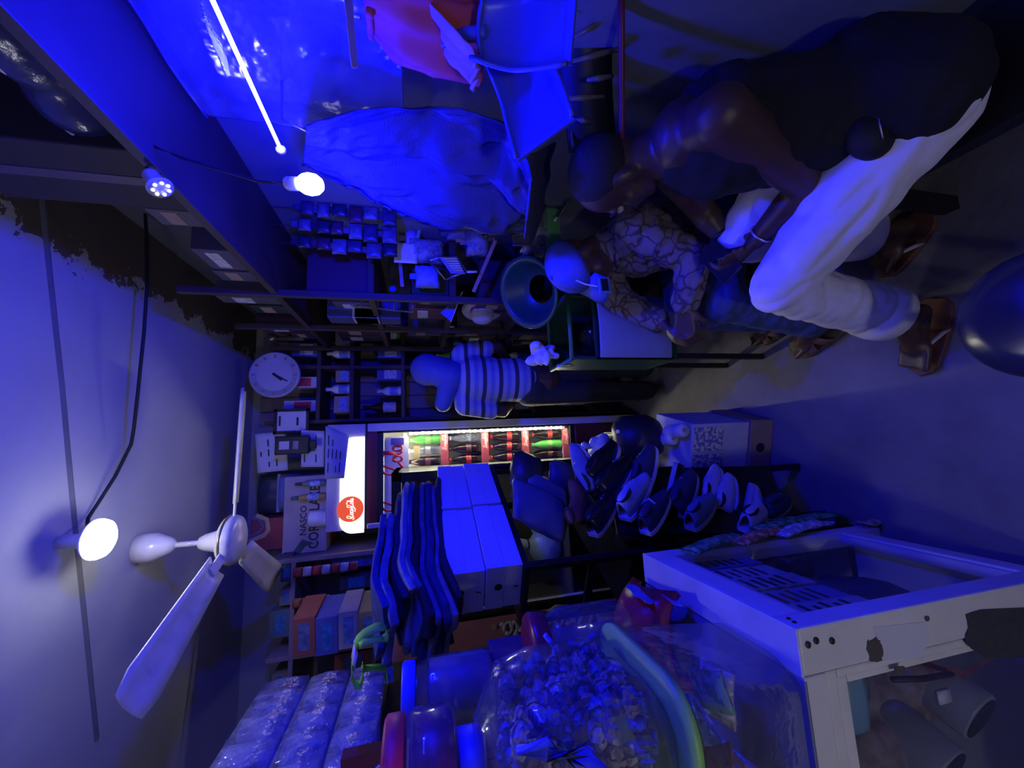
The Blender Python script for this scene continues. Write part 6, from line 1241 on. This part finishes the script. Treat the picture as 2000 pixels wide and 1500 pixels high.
for fh, ft in ((fhl, ftl), (fhr, ftr)): slipper(t, fh - (ft - fh).normalized() * .012 - V((0, 0, .02)), ft + (ft - fh).normalized() * .01 - V((0, 0, .02)), .052, mat('sandal_sole', (.13, .09, .07), .7), mat('sandal_leather', (.22, .11, .09), .6), False)
t2 = thing('small_device', 'small dark device pinched between the hands of the person in the cap', 'device', (.35, 1.19, .65)); obj('device_body', MB().box((.325, 1.178, .615), (.365, 1.202, .65)), blk, t2, bevel=.003); obj('device_light', MB().ell((.335, 1.176, .64), .004, 8, 6), mat('device_white', (.7, .7, .75), .3), t2)
c = spot(1180, 558, Y=1.12); t2 = thing('music_player', 'small blue music player with a dark screen hanging from the shirt', 'device', c); M = frame(c, (1, .1, 0), y=(0, .1, 1)); obj('player_body', MB(M).box((-.03, -.02, -.006), (.03, .02, .006)), mat('player_blue', (.10, .25, .4), .4), t2, bevel=.004); obj('player_screen', MB(M).box((-.022, -.012, .006), (.022, .012, .007)), blk, t2); obj('player_cord', MB().tube([c + V((0, .01, .02)), c + V((.02, .04, .05)), c + V((.06, .08, .09))], .003, 6), white_pl, t2, True)
t = thing('low_stool', 'dark stool under the person in the cap', 'stool', (.78, 1.25, 0)); obj('seat', MB().lathe([(.15, .32), (.155, .33), (.155, .35), (.14, .358)], 28, Matrix.Translation((.74, 1.25, 0))), blackp, t, True)
for k in range(4): a = math.pi / 4 + k * math.pi / 2; obj('leg', MB().tube([(.74 + .10 * math.cos(a), 1.25 + .1 * math.sin(a), .33), (.74 + .12 * math.cos(a), 1.25 + .12 * math.sin(a), 0)], .015, 8), blackp, t, True)
# ---- someone in a striped top far back by the shelves
t = thing('person', 'person in blue and white striped top and blue headscarf far back by the shelves', 'person', (.36, 2.28, 0))
b0 = V((.36, 2.28, 0)); Z = lambda x, z, y=0: b0 + V((x, y, z)); mb = MB()
chain(mb, [(Z(0, .85), .12), (Z(0, 1.05), .115), (Z(.01, 1.28), .125), (Z(.02, 1.42), .06), (Z(.05, 1.48), .05)])
mb.cap(Z(-.13, 1.34), .05, Z(.14, 1.36), .05)
for s in (-1, 1): chain(mb, [(Z(.07 * s, .85), .085), (Z(.08 * s, .47, .02), .056), (Z(.08 * s, .1), .036)]); foot(mb, Z(.08 * s, .1), Z(.08 * s, 0, .05), Z(.09 * s, 0, .29))
chain(mb, [(Z(-.15, 1.34), .048), (Z(-.19, 1.1, .05), .038), (Z(-.1, .98, .2), .026)]); chain(mb, [(Z(.16, 1.35), .048), (Z(.22, 1.12, .04), .038), (Z(.14, 1.0, .2), .026)]); hand(mb, Z(-.1, .98, .2), Z(-.05, .97, .29), (0, 0, -1), .9); hand(mb, Z(.14, 1.0, .2), Z(.08, .99, .29), (0, 0, -1), .9, .9, -1)
H = head(mb, Z(.07, 1.53, .03), (.3, .9, -.2), (0, .1, 1), .95); baked('body', mb, skin, t, .009, 4); face_parts(H, t, .95)
mb = MB(); chain(mb, [(Z(0, 1.0), .142), (Z(0, 1.1), .136), (Z(.01, 1.28), .142), (Z(.02, 1.4), .08)]); mb.cap(Z(-.13, 1.34), .066, Z(.14, 1.36), .066); mb.cap(Z(-.15, 1.34), .064, Z(-.18, 1.18, .03), .058); mb.cap(Z(.16, 1.35), .064, Z(.2, 1.2, .02), .058)
baked('striped_top', mb, stripes('stripe_blue', [(.28, .3, .55), (.14, .17, .5), (.28, .3, .55), (.03, .035, .09)], 'Z', .024), t, .011, 3)
mb = MB(); mb.ell(Z(.07, 1.555, .02), (.098, .105, .10), 16, 10); mb.cap(Z(.06, 1.50), .09, Z(.02, 1.42, -.02), .10); mb.cap(Z(-.03, 1.44, -.04), .06, Z(-.14, 1.47, -.02), .05); baked('headscarf', mb, mat('scarf_blue', (.06, .09, .42), .7), t, .011, 3)
mb = MB()
for s in (-1, 1): chain(mb, [(Z(.07 * s, .9), .10), (Z(.08 * s, .47, .02), .075), (Z(.08 * s, .12), .065)])
mb.cap(Z(-.05, .93), .12, Z(.05, .93), .12); baked('trousers', mb, mat('trouser_dark', (.02, .02, .035), .8), t, .012, 3)
for o in bpy.data.objects:
    if '_w' in o: del o['_w']
